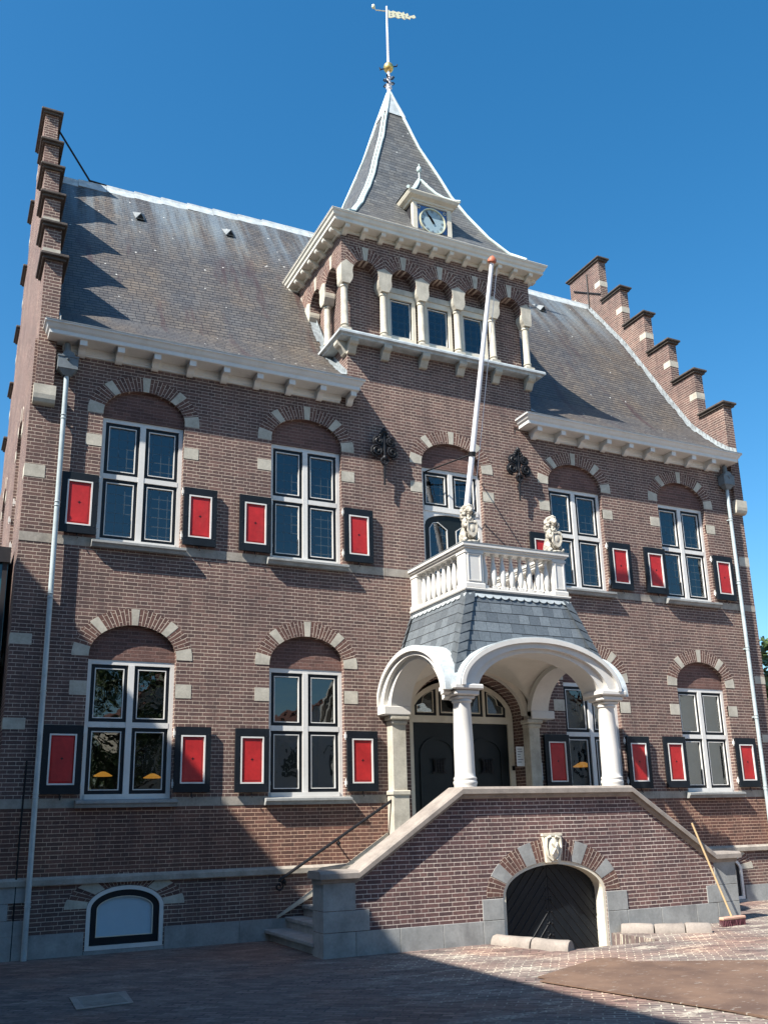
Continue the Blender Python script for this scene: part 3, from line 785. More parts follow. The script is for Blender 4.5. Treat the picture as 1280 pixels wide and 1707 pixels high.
# ------------------------------------------------------------------ tower
TX0,TX1,TY1=5.27,9.27,4.0
tw=MB(); tw.box(TX0,TX1,0.0,TY1,9.1,10.25); tw.box(TX0+.08,TX1-.08,.1,TY1-.1,10.25,12.4)
tw.plate([rect(5.41,8.83,8.952,9.1)],0,.3)
towr=tw.build('tower','brick',hall)
PX0,PX1=5.13,9.33; NC=5; SP=.806; CU=[5.215+SP*k for k in range(6)]
def gallery(us,mp,wf,wi,u0,u1,winidx,flipw):
    # screen with arches: us column centres, wf front depth, wi inner depth
    mb=MB(); zs=11.62; hw=SP/2-.135; rise=.29
    poly=[(u0,12.42),(u0,11.55)]
    first=True
    pts=[]
    for k in range(len(us)-1):
        m_=(us[k]+us[k+1])/2
        pts+= [(max(m_-hw,u0+.004),11.55)]+arc(m_,zs,hw,rise,14)+[(m_+hw,11.55)]
    poly=[(u0,12.42),(u0,11.55)]+pts+[(u1,11.55),(u1,12.42)]
    mb.plate([poly],wf,wi,mp)
    sc_=mb.build('arcade','brick',hall)
    e=-.004 if flipw<0 else -.004
    vs_=MB()
    for k in range(len(us)-1):
        m_=(us[k]+us[k+1])/2
        for a,b_,mi in ((24,83,0),(83,97,1),(97,156,0)):
            co_=[]
            for q_ in range(13):
                th=math.radians(a+(b_-a)*q_/12); dx_,dz_=-(hw+.28)*math.cos(th),(rise+.29)*math.sin(th)-.01; t_=min(1,(SP/2-.002)/max(1e-6,abs(dx_))); co_.append((min(u1-.002,max(u0+.002,m_+dx_*t_)),zs+dz_*t_))
            vs_.ring(arc(m_,zs,hw,rise,12,a,b_),co_,wf-.004-.003*mi,wf+.02,mp,mi)
    vs_.build('arcade_arch',['brick_arch','stone'],sc_)
    # bulbous imposts, columns
    cc=MB(); im=MB()
    for k,u in enumerate(us):
        hwid=SP/2-hw
        l0=max(u0-.01,u-hwid) ; r0=min(u1+.01,u+hwid)
        up=[(l0,11.64),(u-.085 if k else l0,11.42),(u-.075,11.3),(u+.075,11.3),(u+.085,11.42),(r0,11.64),(min(r0,u+.16),11.74)]
        hf=[(.075,11.34),(.092,11.375),(.118,11.42),(.136,11.47),(.14,11.52),(.136,11.57),(.13,11.62),(.138,11.68),(.158,11.74)]
        lobe=[(min(u1+.012,u+a_),z_) for a_,z_ in hf]+[(u,11.83)]+[(max(u0-.012,u-a_),z_) for a_,z_ in reversed(hf)]
        lobe=[q for n_,q in enumerate(lobe) if n_==0 or q!=lobe[n_-1]]
        if not (k==0 and mp is not FX): im.plate([lobe],wf-.02,wi-.02,mp)
        if k==0 and mp is not FX: continue
        a,_,b_=mp(u,0,(wf+.09))
        cc.lathe([(.085,0),(.085,.035),(.06,.06),(.08,.08),(.08,.1),(.068,.12),(.064,.86),(.078,.87),(.078,.9),(.07,.92)],(a,mp(u,0,wf+.09)[1],10.42),16)
        q=mp(u,0,wf+.09); cc.box(q[0]-.1,q[0]+.1,q[1]-.1,q[1]+.1,10.3,10.42)
    im.build('impost_stone','stone',sc_,split=.012); cc.build('column','stone',sc_,smooth=40,split=.012)
    # windows in the middle bays
    for k in winidx:
        m_=(us[k]+us[k+1])/2
        wmb=MB(); x0,x1=m_-.31,m_+.31
        wmb.plate([rect(x0,x1,10.4,11.45),rect(x0+.075,x1-.075,10.53,11.34)],.02,.12,mp)
        wo=wmb.build('window','cream',hall)
        lb=MB(); lb.plate([rect(x0-.05,x1+.05,11.45,11.56)],.0,.12,mp); lb.build('lintel','stone',wo)
        b2=MB(); b2.plate([rect(x0+.075,x1-.075,10.53,11.34),rect(x0+.1,x1-.1,10.555,11.315)],.06,.09,mp); b2.build('sash','dark',wo)
        b3=MB(); b3.plate([rect(x0+.1,x1-.1,10.555,11.315),rect(x0+.113,x1-.113,10.568,11.302)],.055,.085,mp); b3.build('glazing_bead','white',wo)
        g_=MB(); g_.plate([rect(x0+.1,x1-.1,10.56,11.31)],.075,.09,mp); g_.build('pane','glass_lead',wo)
    return sc_
gallery(CU,FX,-.12,.1,PX0,PX1,(1,2,3),-1)
gallery([-.0+SP*k for k in range(5)],SY,PX0,PX0+.215,.1,3.3,(),-1)
gallery([-.0+SP*k for k in range(5)],lambda u,v,w_:(PX0+PX1-w_,u,v),PX0,PX0+.215,.1,3.3,(),-1)
sl=MB(); sl.rectsweep(TX0,TX1,0,3.5,[(-.1,10.32),(.24,10.31),(.25,10.285),(.25,10.25),(.2,10.235),(.19,10.2),(.14,10.19),(-.1,10.19)])
sl.box(TX0+.05,TX1-.05,.02,3.4,10.2,10.3)
sl.build('gallery_sill','lead',hall)
cb=MB(); pr=[(0,10.19),(-.2,10.19),(-.2,10.13),(-.17,10.09),(-.12,10.07),(-.08,10.0),(-.05,9.95),(0,9.94)]
for k in range(6):
    x=min(max(5.215+SP*k,TX0+.07),TX1-.05); cb.prism(pr,x-.08,x+.08)
cb.prism([(-a+TX0-.0,b_) for a,b_ in []] or [(TX0,10.19),(TX0-.2,10.19),(TX0-.2,10.13),(TX0-.17,10.09),(TX0-.12,10.07),(TX0-.08,10.0),(TX0-.05,9.95),(TX0,9.94)],.0,.16,axis='y')
cb.build('corbel','stone',hall,split=.012)
tc=MB(); crown=[(0,12.66),(.32,12.66),(.32,12.635),(.3,12.62),(.28,12.565),(.25,12.54),(.25,12.48),(.235,12.47),(0,12.47)]
tc.rectsweep(PX0+.02,PX1-.02,-.11,3.65,crown); tc.rectsweep(PX0,PX1,-.12,3.65,[(-.05,12.48),(.03,12.48),(.03,12.4),(-.05,12.4)])
tc.box(PX0,PX1,-.1,3.6,12.42,12.6)
tco=tc.build('tower_cornice','trim',hall)
b_=MB()
pr=[(0,12.34),(-.05,12.345),(-.09,12.37),(-.13,12.395),(-.2,12.4),(-.215,12.42),(-.22,12.475),(0,12.475)]
for k in range(12): x=PX0+.05+k*(PX1-PX0-.1)/11; b_.prism([(a-.11,z) for a,z in pr],x-.045,x+.045)
for k in range(10):
    y=-.07+k*.38; b_.prism([(PX0+.01+a,z) for a,z in pr],y-.05,y+.05,axis='y'); b_.prism([(PX1-.01-a,z) for a,z in pr],y-.05,y+.05,axis='y')
b_.build('bracket','trim',tco,split=.012)
tg=MB(); tg.rectsweep(PX0+.02,PX1-.02,-.11,3.65,[(.25,12.66),(.328,12.66),(.328,12.67),(.1,12.69),(-.2,12.69),(-.2,12.66)]); tg.build('gutter','trim',tco)
# spire
SCX,SCY=7.2,1.75
SPF=[(2.13,12.69),(2.02,12.79),(1.81,12.98),(1.52,13.46),(1.2,14.14),(.975,14.7),(.83,15.17),(.5,16.15),(.24,17.15),(.035,17.88)]
sp=MB()
# refine the profile smoothly
fine=[]
for i in range(len(SPF)-1):
    for q in range(3):
        t_=q/3; fine.append((SPF[i][0]+(SPF[i+1][0]-SPF[i][0])*t_,SPF[i][1]+(SPF[i+1][1]-SPF[i][1])*t_))
fine.append(SPF[-1])
for k in range(4):
    a=k*PI/2; ca,sa=math.cos(a),math.sin(a); s_=0; prev=None; rows=[]
    for r_,z in fine:
        if prev: s_+=math.dist(prev,(r_,z))
        prev=(r_,z); rows.append((r_,z,s_))
    vs=[];fs=[];uvs=[]
    for r_,z,s_ in rows:
        for u in (-r_,r_):
            x,y=u,-r_; vs.append((SCX+ca*x-sa*y,SCY+sa*x+ca*y,z))
    for i in range(len(rows)-1):
        r0,_,s0=rows[i]; r1,_,s1=rows[i+1]
        fs.append((2*i,2*i+1,2*i+3,2*i+2)); uvs.append([(-r0,s0),(r0,s0),(r1,s1),(-r1,s1)])
    sp.add(vs,fs,0,uvs)
spo=sp.build('spire','slate_spire',hall)
hp=MB()
for sx in (-1,1):
    for sy in (-1,1):
        for off in (-1,1):
            path=[]
            for r_,z in fine[2:]:
                o_=.055*off*min(1,r_/.3+.25); path.append((SCX+sx*r_+sx*(o_ if off>0 else 0)*-1*.9+ (0),SCY+sy*r_-sy*(0 if off>0 else .055*min(1,r_/.3+.25))*.9,z+.012))
            hp.tube(path,.034,6)
hp.build('hip_roll','leadg',spo,smooth=60,split=-1)
la=MB(); la.add([(SCX+sx*.27,SCY+sy*.27,17.1) for sx,sy in((-1,-1),(1,-1),(1,1),(-1,1))]+[(SCX,SCY,18.06)],[(0,1,4),(1,2,4),(2,3,4),(3,0,4)]); la.build('lead_tip','lead',spo)
# weather vane
wv=MB(); wv.tube([(SCX,SCY,17.9),(SCX,SCY,18.3)],.045,8); wv.tube([(SCX,SCY,18.3),(SCX,SCY,20.4)],[.035,.022],8)
wv.ball((SCX,SCY,18.05),.07,n=8); wv.lathe([(.05,0),(.07,.03),(.04,.07),(.04,.2),(.06,.22),(.04,.25)],(SCX,SCY,18.12),10)
vane=wv.build('weathervane','pole',hall,smooth=40)
w2=MB(); w2.ball((SCX,SCY,18.62),.12,n=14); w2.build('gilt_ball','gold',vane,smooth=60)
w3=MB()
for a in range(4):
    an=PI/4+a*PI/2; 
    for z_ in (18.28,18.16):
        p=[(SCX+math.cos(an)*r_,SCY+math.sin(an)*r_,z_+dz*(1 if z_>18.2 else -1)) for r_,dz in((.03,0),(.1,-.01),(.13,.03),(.1,.06),(.075,.03))]; w3.tube(p,.016,6)
for sg in (-1,1): w3.tube([(SCX+sg*.1,SCY-.02*sg,18.62+.05*sg),(SCX+sg*.2,SCY-.04*sg,18.62+.09*sg)],.014,6); w3.tube([(SCX+sg*.19,SCY-.04*sg,18.6+.09*sg),(SCX+sg*.21,SCY-.04*sg,18.67+.09*sg)],.014,6)
w3.build('scroll_work','iron',vane)
fv=MB(); d0=Vector((.97,-.15,.0)).normalized()
def vp(u,v,w_): p=Vector((SCX,SCY,20.14))+d0*u+Vector((-d0.y,d0.x,0))*w_; return (p.x,p.y,p.z+v)
random.seed(11)
top=[(.03,.17),(.1,.14),(.16,.18),(.24,.16),(.3,.19),(.38,.17),(.42,.22),(.46,.15),(.52,.21),(.56,.13),(.63,.16),(.69,.2),(.73,.14),(.68,.09)]
bot=[(.6,.1),(.58,.03),(.5,.05),(.44,-.01),(.36,.03),(.28,-.02),(.2,.01),(.1,-.05),(.03,-.06)]
holes=[[(a,b),(a+.035,b-.02),(a+.07,b),(a+.035,b+.028)] for a,b in ((.07,.08),(.07,.02),(.17,.09),(.19,.035),(.29,.11),(.31,.05),(.41,.1),(.42,.04),(.51,.11))]
fv.plate([top+bot]+holes,-.008,.008,vp); fv.build('vane_banner','gild',vane)
cw_=MB(); cw_.tube([vp(0,.12,0),vp(-.15,.1,0),vp(-.27,.08,0),vp(-.3,.13,0)],.012,6); cw_.ball(vp(-.33,.17,0),.045,n=8,sz=1.3); cw_.build('counterweight','gild',vane)

# clock dormer
dm=MB(); DX0,DX1=6.76,7.6; DC=(DX0+DX1)/2
dm.box(DX0,DX1,.03,1.0,12.7,13.66)
do=dm.build('clock_dormer','slate_spire',hall)
me=do.data; 
fr=MB(); fr.plate([rect(DX0-.02,DX1+.02,12.75,13.7),rect(DX0+.075,DX1-.075,12.95,13.62)],-.03,.06); fr.box(DX0+.075,DX1-.075,-.02,.05,12.8,12.95)
fr.rectsweep(DX0,DX1,0.0,.9,[(0,13.66),(.05,13.66),(.06,13.7),(.13,13.74),(.16,13.8),(.16,13.82),(0,13.82)]); fr.box(DX0,DX1,0,.9,13.66,13.8)
fr.build('clock_frame','cream',do)
cp_=MB(); cp_.plate([rect(DX0+.075,DX1-.075,12.95,13.62)],.0,.03); cpo=cp_.build('clock_panel','clockblue',do)
CZ=13.28; CR=.295
dl=MB(); circ=lambda r_,n=40:[(DC+r_*math.cos(2*PI*i/n),CZ+r_*math.sin(2*PI*i/n)) for i in range(n)]
dl.plate([circ(CR-.02)],-.02,.0); dl.build('dial','dial',do)
dr=MB(); dr.plate([circ(CR),circ(CR-.022)],-.045,0); dr.build('dial_rim','gild',do)
nm=MB()
marks=['XII','I','II','III','IIII','V','VI','VII','VIII','IX','X','XI']
for h,tx in enumerate(marks):
    an=PI/2-h*PI/6; wtot=len(tx)*.018; 
    e1=Vector((math.cos(an),math.sin(an))); e2=Vector((e1.y,-e1.x))
    def P2(r_,o_): q=Vector((DC,CZ))+e1*r_+e2*o_; return (q.x,-.022,q.y)
    def bar(r0,o0,r1,o1,wd=.0045):
        dd=Vector((r1-r0,o1-o0)).normalized(); nx=Vector((-dd.y,dd.x))*wd
        nm.add([P2(r0+nx.x,o0+nx.y),P2(r1+nx.x,o1+nx.y),P2(r1-nx.x,o1-nx.y),P2(r0-nx.x,o0-nx.y)],[(0,1,2,3)])
    o_=-wtot/2+.009
    for ch in tx:
        r0,r1=.2,.262
        if ch=='I': bar(r0,o_,r1,o_)
        elif ch=='V': bar(r0,o_,r1,o_-.011); bar(r0,o_,r1,o_+.011,.003)
        else: bar(r0,o_-.011,r1,o_+.011,.003); bar(r0,o_+.011,r1,o_-.011)
        o_+=.02
nm.build('numeral','signink',do,split=.006)
hn=MB()
def hand(ang,l,wd):
    e1=Vector((math.cos(ang),math.sin(ang))); e2=Vector((e1.y,-e1.x)); q=lambda a,b_:(lambda v:(v.x,v.y))(Vector((DC,CZ))+e1*a+e2*b_)
    hn.plate([[q(-.05,-wd),q(-.05,wd),q(l*.55,wd*1.1),q(l,.002),q(l,-.002),q(l*.55,-wd*1.1)]],-.036,-.026)
hand(PI/2-math.radians(324),.25,.014); hand(PI/2-math.radians(327),.17,.022); hn.build('clock_hands','iron',do)
sc2=MB()
for sx,sz in ((-1,1),(1,1),(-1,-1),(1,-1)):
    bx,bz=DC+sx*.29,(CZ+ .005)+sz*.275
    path=[(bx+sx*.03*math.cos(t_)*(.35+t_/7)*1.1,-.012,bz+.035*math.sin(t_)*(.35+t_/7)) for t_ in [q*.5 for q in range(14)]]
    sc2.tube(path,.006,5)
sc2.build('corner_scroll','gild',do)
dr2=MB(); RPd=[(.6,13.83),(.5,13.88),(.36,14.0),(.24,14.16),(.13,14.36),(.02,14.58)]; ccy=.45
for k in range(4):
    a=k*PI/2; ca,sa=math.cos(a),math.sin(a); vs=[];fs=[];uvs=[]; s_=0;prev=None
    for r_,z in RPd:
        if prev: s_+=math.dist(prev,(r_,z))
        prev=(r_,z)
        for u in (-r_,r_): vs.append((DC+ca*u+sa*r_,ccy+sa*u-ca*r_,z))
        uvs.append((r_,s_))
    for i in range(len(RPd)-1): fs.append((2*i,2*i+1,2*i+3,2*i+2))
    U=[[(-uvs[i][0],uvs[i][1]),(uvs[i][0],uvs[i][1]),(uvs[i+1][0],uvs[i+1][1]),(-uvs[i+1][0],uvs[i+1][1])] for i in range(len(RPd)-1)]
    dr2.add(vs,fs,0,U)
dro=dr2.build('dormer_roof','slate_spire',do)
hp=MB()
for sx in (-1,1):
    for sy in (-1,1): hp.tube([(DC+sx*r_,ccy+sy*r_,z+.01) for r_,z in RPd],.035,6)
hp.tube([(DC,ccy,14.5),(DC,ccy,14.78)],.018,6); hp.ball((DC,ccy,14.86),.055,n=8,sz=1.4); hp.tube([(DC,ccy,14.9),(DC,ccy,15.0)],.01,6)
hp.build('hip_roll','leadg',dro,smooth=60)

# ------------------------------------------------------------------ rain pipes, anchors, rail
def downpipe(x,zb,hop):
    mb=MB(); mb.tube([(x,-.095,zb),(x,-.095,8.5)],.038,14)
    z=zb+.7
    while z<8.4:
        for q in (-.03,.03): mb.lathe([(.044,-.008),(.048,0),(.044,.008)],(x,-.095,z+q),14)
        mb.box(x-.025,x+.025,-.1,0,z-.01,z+.01); z+=1.42
    o=mb.build('downpipe','pipe',hall,smooth=50)
    h=MB(); h.add([(x-.15,-.2,8.58),(x+.15,-.2,8.58),(x+.15,-.2,8.8),(x+.1,-.2,8.8),(x+.07,-.2,8.86),(x,-.2,8.885),(x-.07,-.2,8.86),(x-.1,-.2,8.8),(x-.15,-.2,8.8)]+[(x-.15,-.02,8.58),(x+.15,-.02,8.58),(x+.15,-.02,8.8),(x+.1,-.02,8.8),(x+.07,-.02,8.86),(x,-.02,8.885),(x-.07,-.02,8.86),(x-.1,-.02,8.8),(x-.15,-.02,8.8)],
      [tuple(range(9)),tuple(range(17,8,-1))]+[(i,(i+1)%9,9+(i+1)%9,9+i) for i in range(9)])
    h.add([(x-.14,-.19,8.58),(x+.14,-.19,8.58),(x+.14,-.03,8.58),(x-.14,-.03,8.58),(x-.05,-.14,8.48),(x+.05,-.14,8.48),(x+.05,-.06,8.48),(x-.05,-.06,8.48)],[(0,1,5,4),(1,2,6,5),(2,3,7,6),(3,0,4,7)])
    h.box(x-.16,x+.16,-.21,-.01,8.77,8.79)
    h.tube([(x-.02,-.12,8.85),(x-.02,-.12,9.03)],.05,10)
    h.ball((x,-.2,8.74),.03,n=8)
    h.build('rain_hopper','hopper',o)
    return o
downpipe(.44,0,1); downpipe(14.27,0,1)
lc=MB(); lc.tube([(.28,-.02,.0),(.28,-.02,1.5),(.3,-.02,2.6)],.012,6); lc.build('lightning_cable','iron',hall)

def anchor(x,z):
    mb=MB(); y=-.12
    mb.tube([(x,y,z+.36),(x,y,z-.1),(x+.0,y+.02,z-.68)],[.02,.028,.018],8)
    mb.tube([(x,y,z),(x,0,z)],.02,6)
    for sg in (-1,1):
        for cz,rr,cxx in ((-.05,.125,.15),(.14,.105,.12)):
            path=[]
            for q in range(22):
                t_=q/21; an=-PI/2+sg*0+t_*2.6*2*PI/2*1.55; r_=rr*(1-t_*.82)
                path.append((x+sg*(cxx+r_*math.cos(an)),y-.02*t_,z+cz+r_*math.sin(an)))
            mb.tube(path,.024,6)
        mb.tube([(x+sg*.01,y,z-.14),(x+sg*.07,y,z-.22),(x+sg*.04,y,z-.28),(x,y,z-.31)],.022,6)
        for q in range(5): mb.ball((x+sg*(.03+.024*q),y,z+.34-.045*q),.035,n=6)
    mb.ball((x,y,z+.36),.04,n=8,sz=1.5); mb.ball((x,y-.01,z-.17),.035,n=8,sz=1.5); mb.ball((x,y+.02,z+.12),.075,n=8,sz=2.4,sy=.4)
    for sg in (-1,1): mb.ball((x+sg*.15,y+.01,z-.05),.1,n=8,sy=.2); mb.ball((x+sg*.12,y+.01,z+.14),.085,n=8,sy=.2)
    mb.tube([(x+.1,y+.02,z-.2),(x+.02,y+.1,z-.2)],.01,5)
    return mb.build('wall_anchor','iron',hall)
anchor(5.92,8.12); anchor(8.8,8.2)

hr=MB()
def scroll(cx,cz,r0,turns,a0,sgn,y):
    return [(cx+sgn*(r0*(1-t_*.8))*math.cos(a0+t_*turns*2*PI),y,cz+(r0*(1-t_*.8))*math.sin(a0+t_*turns*2*PI)) for t_ in [q/18 for q in range(19)]]
hr.tube([(3.96,-.14,.84),(6.03,-.14,2.07)],.024,8); hr.tube(scroll(6.03,2.0,.07,1.3,PI/2,1,-.14),.016,6); hr.tube([(3.96,-.14,.84)]+scroll(3.97,.76,.075,1.3,PI/2,-1,-.14),.016,6)
for t_ in (.04,.47,.94):
    x=3.96+2.07*t_; z=.84+1.23*t_
    hr.tube([(x,-.14,z),(x+.02,-.13,z-.08),(x+.05,-.08,z-.12),(x+.06,-.01,z-.1)],.012,6); hr.ball((x+.01,-.13,z-.07),.035,n=8)
hr.build('handrail','iron',hall)
hr=MB(); hr.tube([(10.84,-.14,.84),(8.77,-.14,2.07)],.024,8); hr.tube([(8.8,-.14,2.02),(8.8,-.02,2.0)],.014,6); hr.tube([(10.7,-.14,.9),(10.7,-.02,.85)],.014,6); hr.build('handrail','iron',hall)

# ------------------------------------------------------------------ perron
WY=-2.3; ax=7.43
pw=MB()
poly=[(3.81,-.35),(10.95,-.35),(10.95,.96),(10.5,.96),(8.93,2.0),(5.9,2.0),(4.26,.96),(3.81,.96)]
hole=[(8.33,-.3),(6.53,-.3)]+arc(ax,.6,.9,.45,28)
pw.plate([poly,hole],WY,-2.0)
pw.box(3.81,4.26,-2.0,-1.95,-.1,.96); 
perron=pw.build('perron_wall','brick_perron',hall)
cpn=MB(); P_=[(3.73,1.06),(4.28,1.06),(5.9,2.11),(8.93,2.11),(10.5,1.06),(11.03,1.06)]
prf=[(-2.40,-.1),(-2.40,-.035),(-2.375,-.008),(-2.33,0),(-1.99,0),(-1.95,-.02),(-1.95,-.1)]
n=len(prf); vs=[];fs=[]
for x,z in P_: vs+=[(x,y,z+dz) for y,dz in prf]
for i in range(len(P_)-1):
    for j in range(n): fs.append((i*n+j,i*n+(j+1)%n,(i+1)*n+(j+1)%n,(i+1)*n+j))
fs+= [tuple(range(n)),tuple(len(vs)-1-q for q in range(n))]
cpn.add(vs,fs); prf2=[(-2.34,-.1),(-2.33,-.15),(-2.305,-.17),(-1.99,-.17),(-1.99,-.1)]
vs=[];fs=[];n=len(prf2)
for x,z in P_: vs+=[(x+(.04 if x<4 else -.04 if x>10.9 else 0),y,z+dz+.003) for y,dz in prf2]
for i in range(len(P_)-1):
    for j in range(n): fs.append((i*n+j,i*n+(j+1)%n,(i+1)*n+(j+1)%n,(i+1)*n+j))
fs+= [tuple(range(n)),tuple(len(vs)-1-q for q in range(n))]
cpn.add(vs,fs); cpn.build('coping','coping',perron)
q=MB()
def blk(x0,x1,z0,z1,y0=WY-.012): q.bbox(x0+.003,x1-.003,y0,WY+.1,z0+.003,z1-.003,.004)
for a,b_ in ((4.26,4.9),(4.9,5.55),(5.55,6.18)): blk(a,b_,-.05,.3)
blk(6.18,6.53,-.05,.3); blk(6.18,6.53,.3,.58); blk(8.33,8.7,-.3,.3); blk(8.33,8.72,.3,.58)
for a,b_ in ((8.7,9.35),(9.35,10.05),(10.05,10.5)): blk(a,b_,-.05,.3)
for (a,b_,c_,d_) in ((3.8,4.26,-.05,.3),(3.8,4.46,.3,.56),(3.8,4.26,.56,.95),(10.5,10.96,-.05,.3),(10.3,10.96,.3,.56),(10.5,10.96,.56,.95)):
    q.bbox(a+.003,b_-.003,WY-.014,-1.94,c_+.003,d_-.003,.004)
q.build('base_stone','bluestone',perron,split=.012)
voussoirs('cellar_arch',ax,.6,.9,.45,1.17,.76,parent=perron,w0=WY-.005,w1=WY+.05,stones=((22,36),(58,70),(110,122),(144,158)),mats=('brick_arch','bluestone'))
ks=MB(); ks.plate([[(7.28,1.03),(7.52,1.03),(7.56,1.41),(7.24,1.41)]],WY-.05,WY+.05)
ks.ball((7.4,WY-.05,1.22),.1,n=10,sz=1.6,sy=.55)
for sg in (-1,1):
    ks.tube([(7.4+sg*.04,WY-.06,1.39),(7.4+sg*.12,WY-.07,1.37),(7.4+sg*.13,WY-.07,1.25),(7.4+sg*.1,WY-.06,1.12),(7.4+sg*.03,WY-.07,1.06)],.02,6)
ks.box(7.23,7.57,WY-.06,WY+.02,1.4,1.43); ks.tube([(7.34,WY-.1,1.3),(7.4,WY-.11,1.24),(7.45,WY-.1,1.16)],.014,5); ks.tube([(7.45,WY-.1,1.3),(7.4,WY-.11,1.22),(7.35,WY-.1,1.14)],.014,5)
ks.build('keystone_cartouche','cream',perron,smooth=40)
jb=MB(); jb.ring([(8.33,-.3)]+list(reversed(arc(ax,.6,.9,.45,28)))+[(6.53,-.3)],[(8.28,-.3)]+list(reversed(arc(ax,.6,.85,.4,28)))+[(6.58,-.3)],WY+.01,WY+.26); jb.build('door_frame','cream',perron)
for k,(xa,xb,dr_) in enumerate(((6.58,7.428,1),(7.434,8.28,-1))):
    dl=MB(); top=lambda x:.6+.4*math.sqrt(max(0,1-((x-ax)/.852)**2))
    # planks: diagonal boards as raised strips cut to the leaf
    outline=[(xb,-.3),(xa,-.3)]+[(xa+(xb-xa)*t_/12,top(xa+(xb-xa)*t_/12)) for t_ in range(13)]
    dl.plate([outline],WY+.2,WY+.24)
    ol=dl.build('cellar_door','dark',perron)
    gv=MB()
    for t_ in range(-8,12):
        # groove battens at 50 degrees
        z0=-.3+t_*.16; pts=[]
        for s0 in range(41):
            x=xa+(xb-xa)*s0/40; z=z0+(x-xa)*1.15 if dr_>0 else z0+(xb-x)*1.15
            if -.28<z<top(x)-.03: pts.append((x,WY+.197,z))
        if len(pts)>2: gv.tube([pts[0],pts[-1]],.006,4)
    for t_ in range(6):
        for xx in (xa+.04,xb-.04): 
            if -.15+t_*.16<top(xx)-.05: gv.ball((xx,WY+.197,-.15+t_*.16),.012,n=6); gv.ball((xx,WY+.197,-.1+t_*.16),.009,n=6)
    gv.build('nail','iron',ol)
st=MB(); LZ=1.25; nst=8; run=.275
for k in range(nst):
    z1=LZ*(k+1)/nst; xa=3.86+run*k; xb=10.9-run*k
    st.bbox(xa-.03,xb+.03,-1.99,-.005,z1-.055,z1,.008); st.box(xa,xb,-1.99,-.005,z1-LZ/nst,z1-.055)
st.bbox(3.78,4.2,-1.99,-.03,.105,.16,.01)
st.build('steps','bluestone',perron)
ck=MB()
for mir in (0,1):
    pts=[(3.98,.3),(3.98,.33),(5.85,1.48),(5.85,1.25)]; 
    if mir: pts=[(14.76-a,b_) for a,b_ in pts]
    ck.plate([pts],-.05,-.002)
ck.build('stair_string','stone',perron,split=.012)

# ------------------------------------------------------------------ porch
PCX=7.4; CL,CR_=6.09,8.75
def pilaster(x0,x1):
    mb=MB(); mb.bbox(x0,x1,-.22,.0,1.25,2.12,.01); mb.bbox(x0-.02,x1+.02,-.24,0,2.06,2.14,.015); mb.bbox(x0+.02,x1-.02,-.2,0,2.12,3.22,.01)
    mb.bbox(x0,x1,-.23,0,3.2,3.27,.02); mb.bbox(x0-.03,x1+.03,-.26,0,3.27,3.35,.02)
    return mb.build('pilaster','stone',hall)
pilaster(5.87,6.17); pilaster(8.57,8.84)
def column(x,y):
    mb=MB(); mb.lathe([(.165,0),(.165,.03),(.175,.05),(.175,.075),(.16,.095),(.168,.11),(.168,.13),(.15,.15),(.147,.2),(.145,.6),(.128,1.2),(.132,1.21),(.15,1.225),(.15,1.25),(.135,1.265)],(x,y,2.11),32)
    return mb.build('column','white_col',hall,smooth=40)
column(CL,-2.15); column(CR_,-2.15)
ab=MB()
for x in (CL,CR_):
    for a,b_,z0,z1 in ((.15,.15,3.37,3.42),(.2,.2,3.42,3.5),(.25,.25,3.5,3.58)): ab.bbox(x-a,x+a,-2.15-b_,-2.15+b_,z0,z1,.018)
ab.build('capital','white_col',hall,split=.012)
SZ=3.46
def porch_arches():
    mb=MB()
    fo,fi=1.44,1.16
    # front arch: hood, order, soffit
    mb.ring(arc(PCX+.02,3.56,1.40,.70,40),arc(PCX+.02,3.56,1.46,.77,40),-2.42,-2.05)
    mb.ring(arc(PCX+.02,3.52,1.24,.66,40),arc(PCX+.02,3.54,1.41,.73,40),-2.37,-2.05)
    mb.ring(arc(PCX+.02,SZ,1.13,.66,40),arc(PCX+.02,3.5,1.26,.72,40),-2.3,-1.85)
    first=mb.build('porch_arch','white_col',hall,smooth=35)
    # side arches
    for xs,sg in ((5.72,1),(9.12,-1)):
        def SYm(u,v,w_,xs=xs,sg=sg): return (xs+sg*w_,u,v)
        cy=-1.12; mb=MB()
        mb.ring(arc(cy,3.5,1.09,.74,40),arc(cy,3.5,1.16,.81,40),0,.35,SYm)
        mb.ring(arc(cy,3.44,.98,.74,40),arc(cy,3.47,1.10,.78,40),.05,.35,SYm)
        mb.ring(arc(cy,3.38,.87,.74,40),arc(cy,3.42,.99,.78,40),.13,.5,SYm)
        mb.bbox(min(xs+sg*.0,xs+sg*.5),max(xs+sg*.0,xs+sg*.5),-.27,-.0,3.35,3.5,.015)
        mb.build('porch_arch','white_col',hall,smooth=35)
    # wall rib over the door
    mb=MB(); mb.ring(arc(7.45,3.42,1.13,.76,40),arc(7.45,3.42,1.24,.9,40),-.1,.0)
    mb.build('wall_rib','vault',hall,smooth=35)
    return first
pa=porch_arches()
ld=MB()
ld.ring(arc(PCX+.02,3.56,1.462,.772,40),arc(PCX+.02,3.56,1.485,.79,40),-2.4,-1.9)
for xs,sg in ((5.72,1),(9.12,-1)):
    def SYm(u,v,w_,xs=xs,sg=sg): return (xs+sg*w_,u,v)
    ld.ring(arc(-1.12,3.5,1.162,.812,40),arc(-1.12,3.5,1.185,.83,40),.02,.5,SYm)
ld.build('arch_lead','lead',pa,smooth=35,split=0)
va=MB(); nx,ny=48,36; vx0,vx1,vy0,vy1=6.02,8.84,-2.06,-.005
